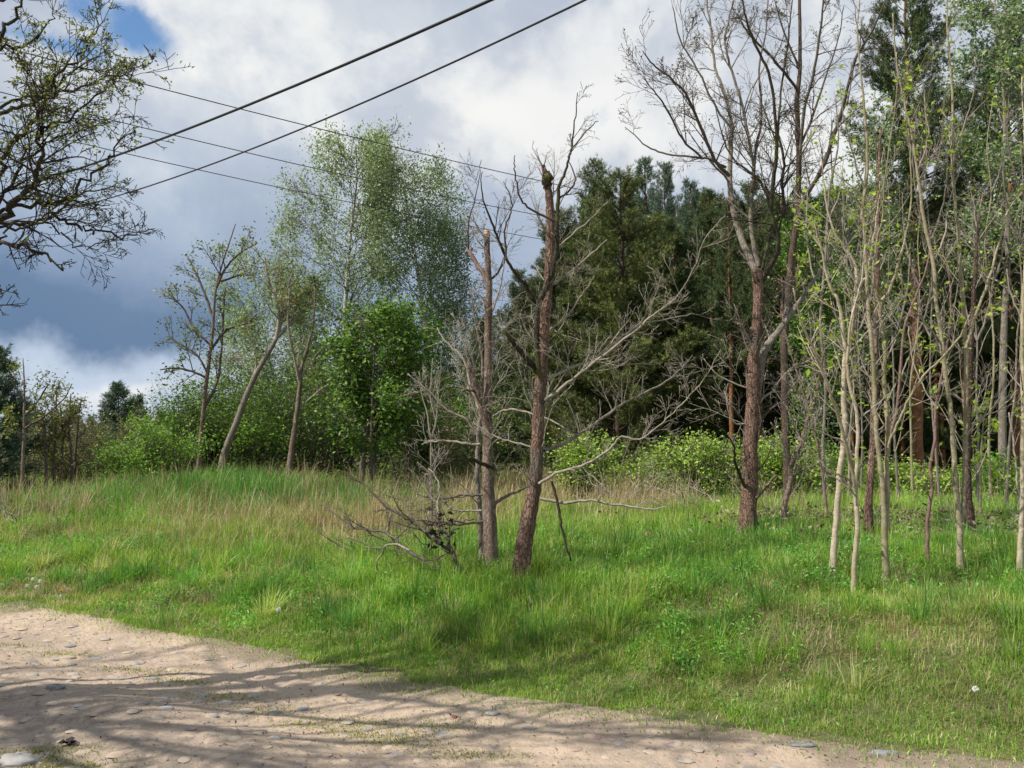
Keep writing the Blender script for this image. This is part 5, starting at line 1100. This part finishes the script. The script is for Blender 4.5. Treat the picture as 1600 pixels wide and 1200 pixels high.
# ------------------------------------------------------------------ cables
def cable(label, pts, z, w, mat, sag=0, name='power_cable', ext=(1.0, 1.0)):
    """a straight run between two far supports at height z, found from two points it passes"""
    def onz(px, py):
        q = P(px, py, 1.0) - np.array((0, 0, CZ)); return np.array((0, 0, CZ)) + q * ((z - CZ) / q[2])
    a, b = onz(*pts[0]), onz(*pts[1]); d = b - a
    n = 60; t = np.linspace(-ext[0], 1 + ext[1], n); q = a + d * t[:, None]; q[:, 2] += sag * ((t - .5) ** 2 - .25)
    T = Tubes(); T.add(q, np.full(n, w / 2), 8); o = T.build('cable', mat, None, q[n // 2]); o.name = name; tag(o, label, 'cable'); return o
cable('thickest black overhead cable, upper of the two crossing toward the top edge', [(0, 302), (767, 0)], 6.0, .034, M['cable'], .55, ext=(2.0, 1.6))
cable('black twisted overhead cable, lower of the two crossing toward the top edge', [(235, 290), (914, 0)], 6.0, .024, M['cable'], .45, ext=(2.2, 1.6))
cable('thin wire, highest of the three parallel wires over the birches', [(30, 80), (855, 285)], 8.0, .020, M['wire'], .25, 'power_wire', (1.6, .32))
cable('thin wire, middle of the three parallel wires over the birches', [(205, 195), (835, 335)], 7.4, .018, M['wire'], .25, 'power_wire', (2.2, .32))
cable('thin wire, lowest of the three parallel wires over the birches', [(75, 212), (825, 370)], 7.4, .018, M['wire'], .3, 'power_wire', (1.8, .30))

# ------------------------------------------------------------------ small things
def stone(label, px, py, rx, ry, rz, mat, seed, name='stone'):
    rng = np.random.RandomState(seed); q = _onz(px, py, .02); z = max(float(road_h(q[0], q[1])), gh(q[0], q[1])) ; base = (q[0], q[1], z)
    o = blobmesh(name, (q[0], q[1], z + rz * .2), 1.0, M[mat], None, base, rng, (rx, ry, rz), 16, 10, .2); tag(o, label, 'stone')
stone('large pale rounded stone in the moss at the bottom left corner', 28, 1194, .10, .06, .035, 'stone_white', 1)
stone('flat grey stone at the edge of the sand, left one of two', 1252, 1161, .075, .035, .010, 'stone_grey', 2)
stone('longer flat grey stone at the edge of the sand, right one of two', 1378, 1170, .10, .04, .012, 'stone_grey', 3)
stone('bluish rounded cobble standing proud on the left of the road', 87, 1087, .06, .04, .02, 'stone_grey', 4)
stone('small pale stone in the sand near the red leaf', 768, 1110, .045, .03, .014, 'stone_white', 5)
def small_leaf(label, px, py, size, mat, seed, n=3, name='dead_leaf'):
    rng = np.random.RandomState(seed); q = _onz(px, py, .03); z = float(road_h(q[0], q[1])) + .012; base = (q[0], q[1], z)
    V, Fc, S, _ = leaf_cards(np.array([base] * n) + rng.randn(n, 3) * (size * .25, size * .25, .004), size, rng, 0, .6, .8)
    o = make_mesh(name, V, Fc, S, M[mat], None, False, {'rnd': np.zeros(len(V))}, base); tag(o, label, 'leaf')
small_leaf('curled dark red leaf lying on the sandy road', 708, 1109, .05, 'red_leaf', 1)
small_leaf('crumpled blackish leaves lying by the mossy corner of the road', 108, 1164, .05, 'dark_leaf', 4, 9)
def dandelion(label, px, py, h, mat, seed, r=.018, group=None):
    rng = np.random.RandomState(seed); q = hit(px, py + h * 160); base = (q[0], q[1], gh(q[0], q[1])); root = thing('dandelion', label, 'flower', base, group)
    T = Tubes(); top = np.array(base) + (rng.uniform(-.02, .02), 0, h); pp = catmull([np.array(base), (np.array(base) + top) / 2 + (.006, 0, 0), top], 3); T.add(pp, np.full(len(pp), .0022), 5); T.build('stem', M['stem_green'], root, base)
    n = 150; d = rng.randn(n, 3); d /= np.linalg.norm(d, axis=1, keepdims=True)
    if mat == 'petal_yellow': d[:, 2] = np.abs(d[:, 2]) * .5
    s = np.cross(d, rng.randn(n, 3)); s /= np.linalg.norm(s, axis=1, keepdims=True)
    V = np.stack([top + d * r * .15, top + d * r + s * r * .10, top + d * r - s * r * .10], 1).reshape(-1, 3)
    make_mesh('flower_head', V, np.arange(3 * n), np.full(n, 3), M[mat], root, False, None, base)
for i, (px, py, h, lb) in enumerate(((50, 905, .16, 'white dandelion clock, tallest of the cluster at the left road edge'), (62, 908, .14, 'white dandelion clock, right one of the cluster at the left road edge'),
        (42, 916, .12, 'white dandelion clock, leftmost of the cluster at the left road edge'), (56, 917, .11, 'white dandelion clock, lower middle of the cluster at the left road edge'))): dandelion(lb, px, py, h, 'petal_white', i)
dandelion('yellow dandelion in flower beside the sandy road at left', 97, 924, .10, 'petal_yellow', 11)
dandelion('small white flower just below the yellow dandelion', 97, 931, .05, 'petal_white', 12, .013)
dandelion('lone white dandelion clock in the middle of the verge', 433, 957, .12, 'petal_white', 13, .02)
dandelion('white dandelion clock low in the verge at the right', 1525, 1098, .14, 'petal_white', 14, .017)
# weathered brushwood at the far left and in the right grass
def brush(label, px, py, D, n, L, seed, mat='twig'):
    rng = np.random.RandomState(seed); g = P(px, py, D); base = (g[0], D, gh(g[0], D)); root = thing('brushwood', label, 'dead branches', base)
    for k in range(n):
        T = Tubes(); e = []; a = rng.uniform(0, 6.28); p = np.array(base) + (rng.uniform(-.4, .4), rng.uniform(-.3, .3), .03)
        grow(T, p, unit(np.array((math.cos(a), math.sin(a), rng.uniform(.1, .35)))), L * rng.uniform(.6, 1.1), .012, 0, dead, rng, e); T.build('branch', M[mat], root, base)
brush('pale brushwood heap low at the far left edge', 20, 815, 15, 9, .9, 601)
brush('grey brushwood heap in the grass right of the far left tree', 75, 830, 13.5, 7, .8, 602)
brush('brittle brushwood in the dead leaves at the right edge', 1560, 860, 9.8, 7, .7, 603)
brush('dark brushwood at the foot of the brownish leaning sapling', 1250, 815, 12.2, 7, .7, 604, 'red_twig')
brush('tangled brushwood under the lopped tree behind the fallen branch', 640, 800, 10.2, 12, .9, 605, 'twig_dark')
brush('grey upright brushwood before the first bright bush of the row', 975, 770, 16, 14, 1.3, 607, 'twig')
brush('grey upright brushwood in front of the bush behind the brown leaning sapling', 1205, 790, 15, 10, 1.2, 608, 'grey_bark')
brush('tangled grey brushwood in the dark gap right of the leaning reddish trunk', 945, 720, 20, 18, 1.6, 609, 'grey_bark')
brush('dry brushwood in front of the bright bushes left of the large leafless tree', 1100, 800, 14, 9, 1.0, 606, 'twig')
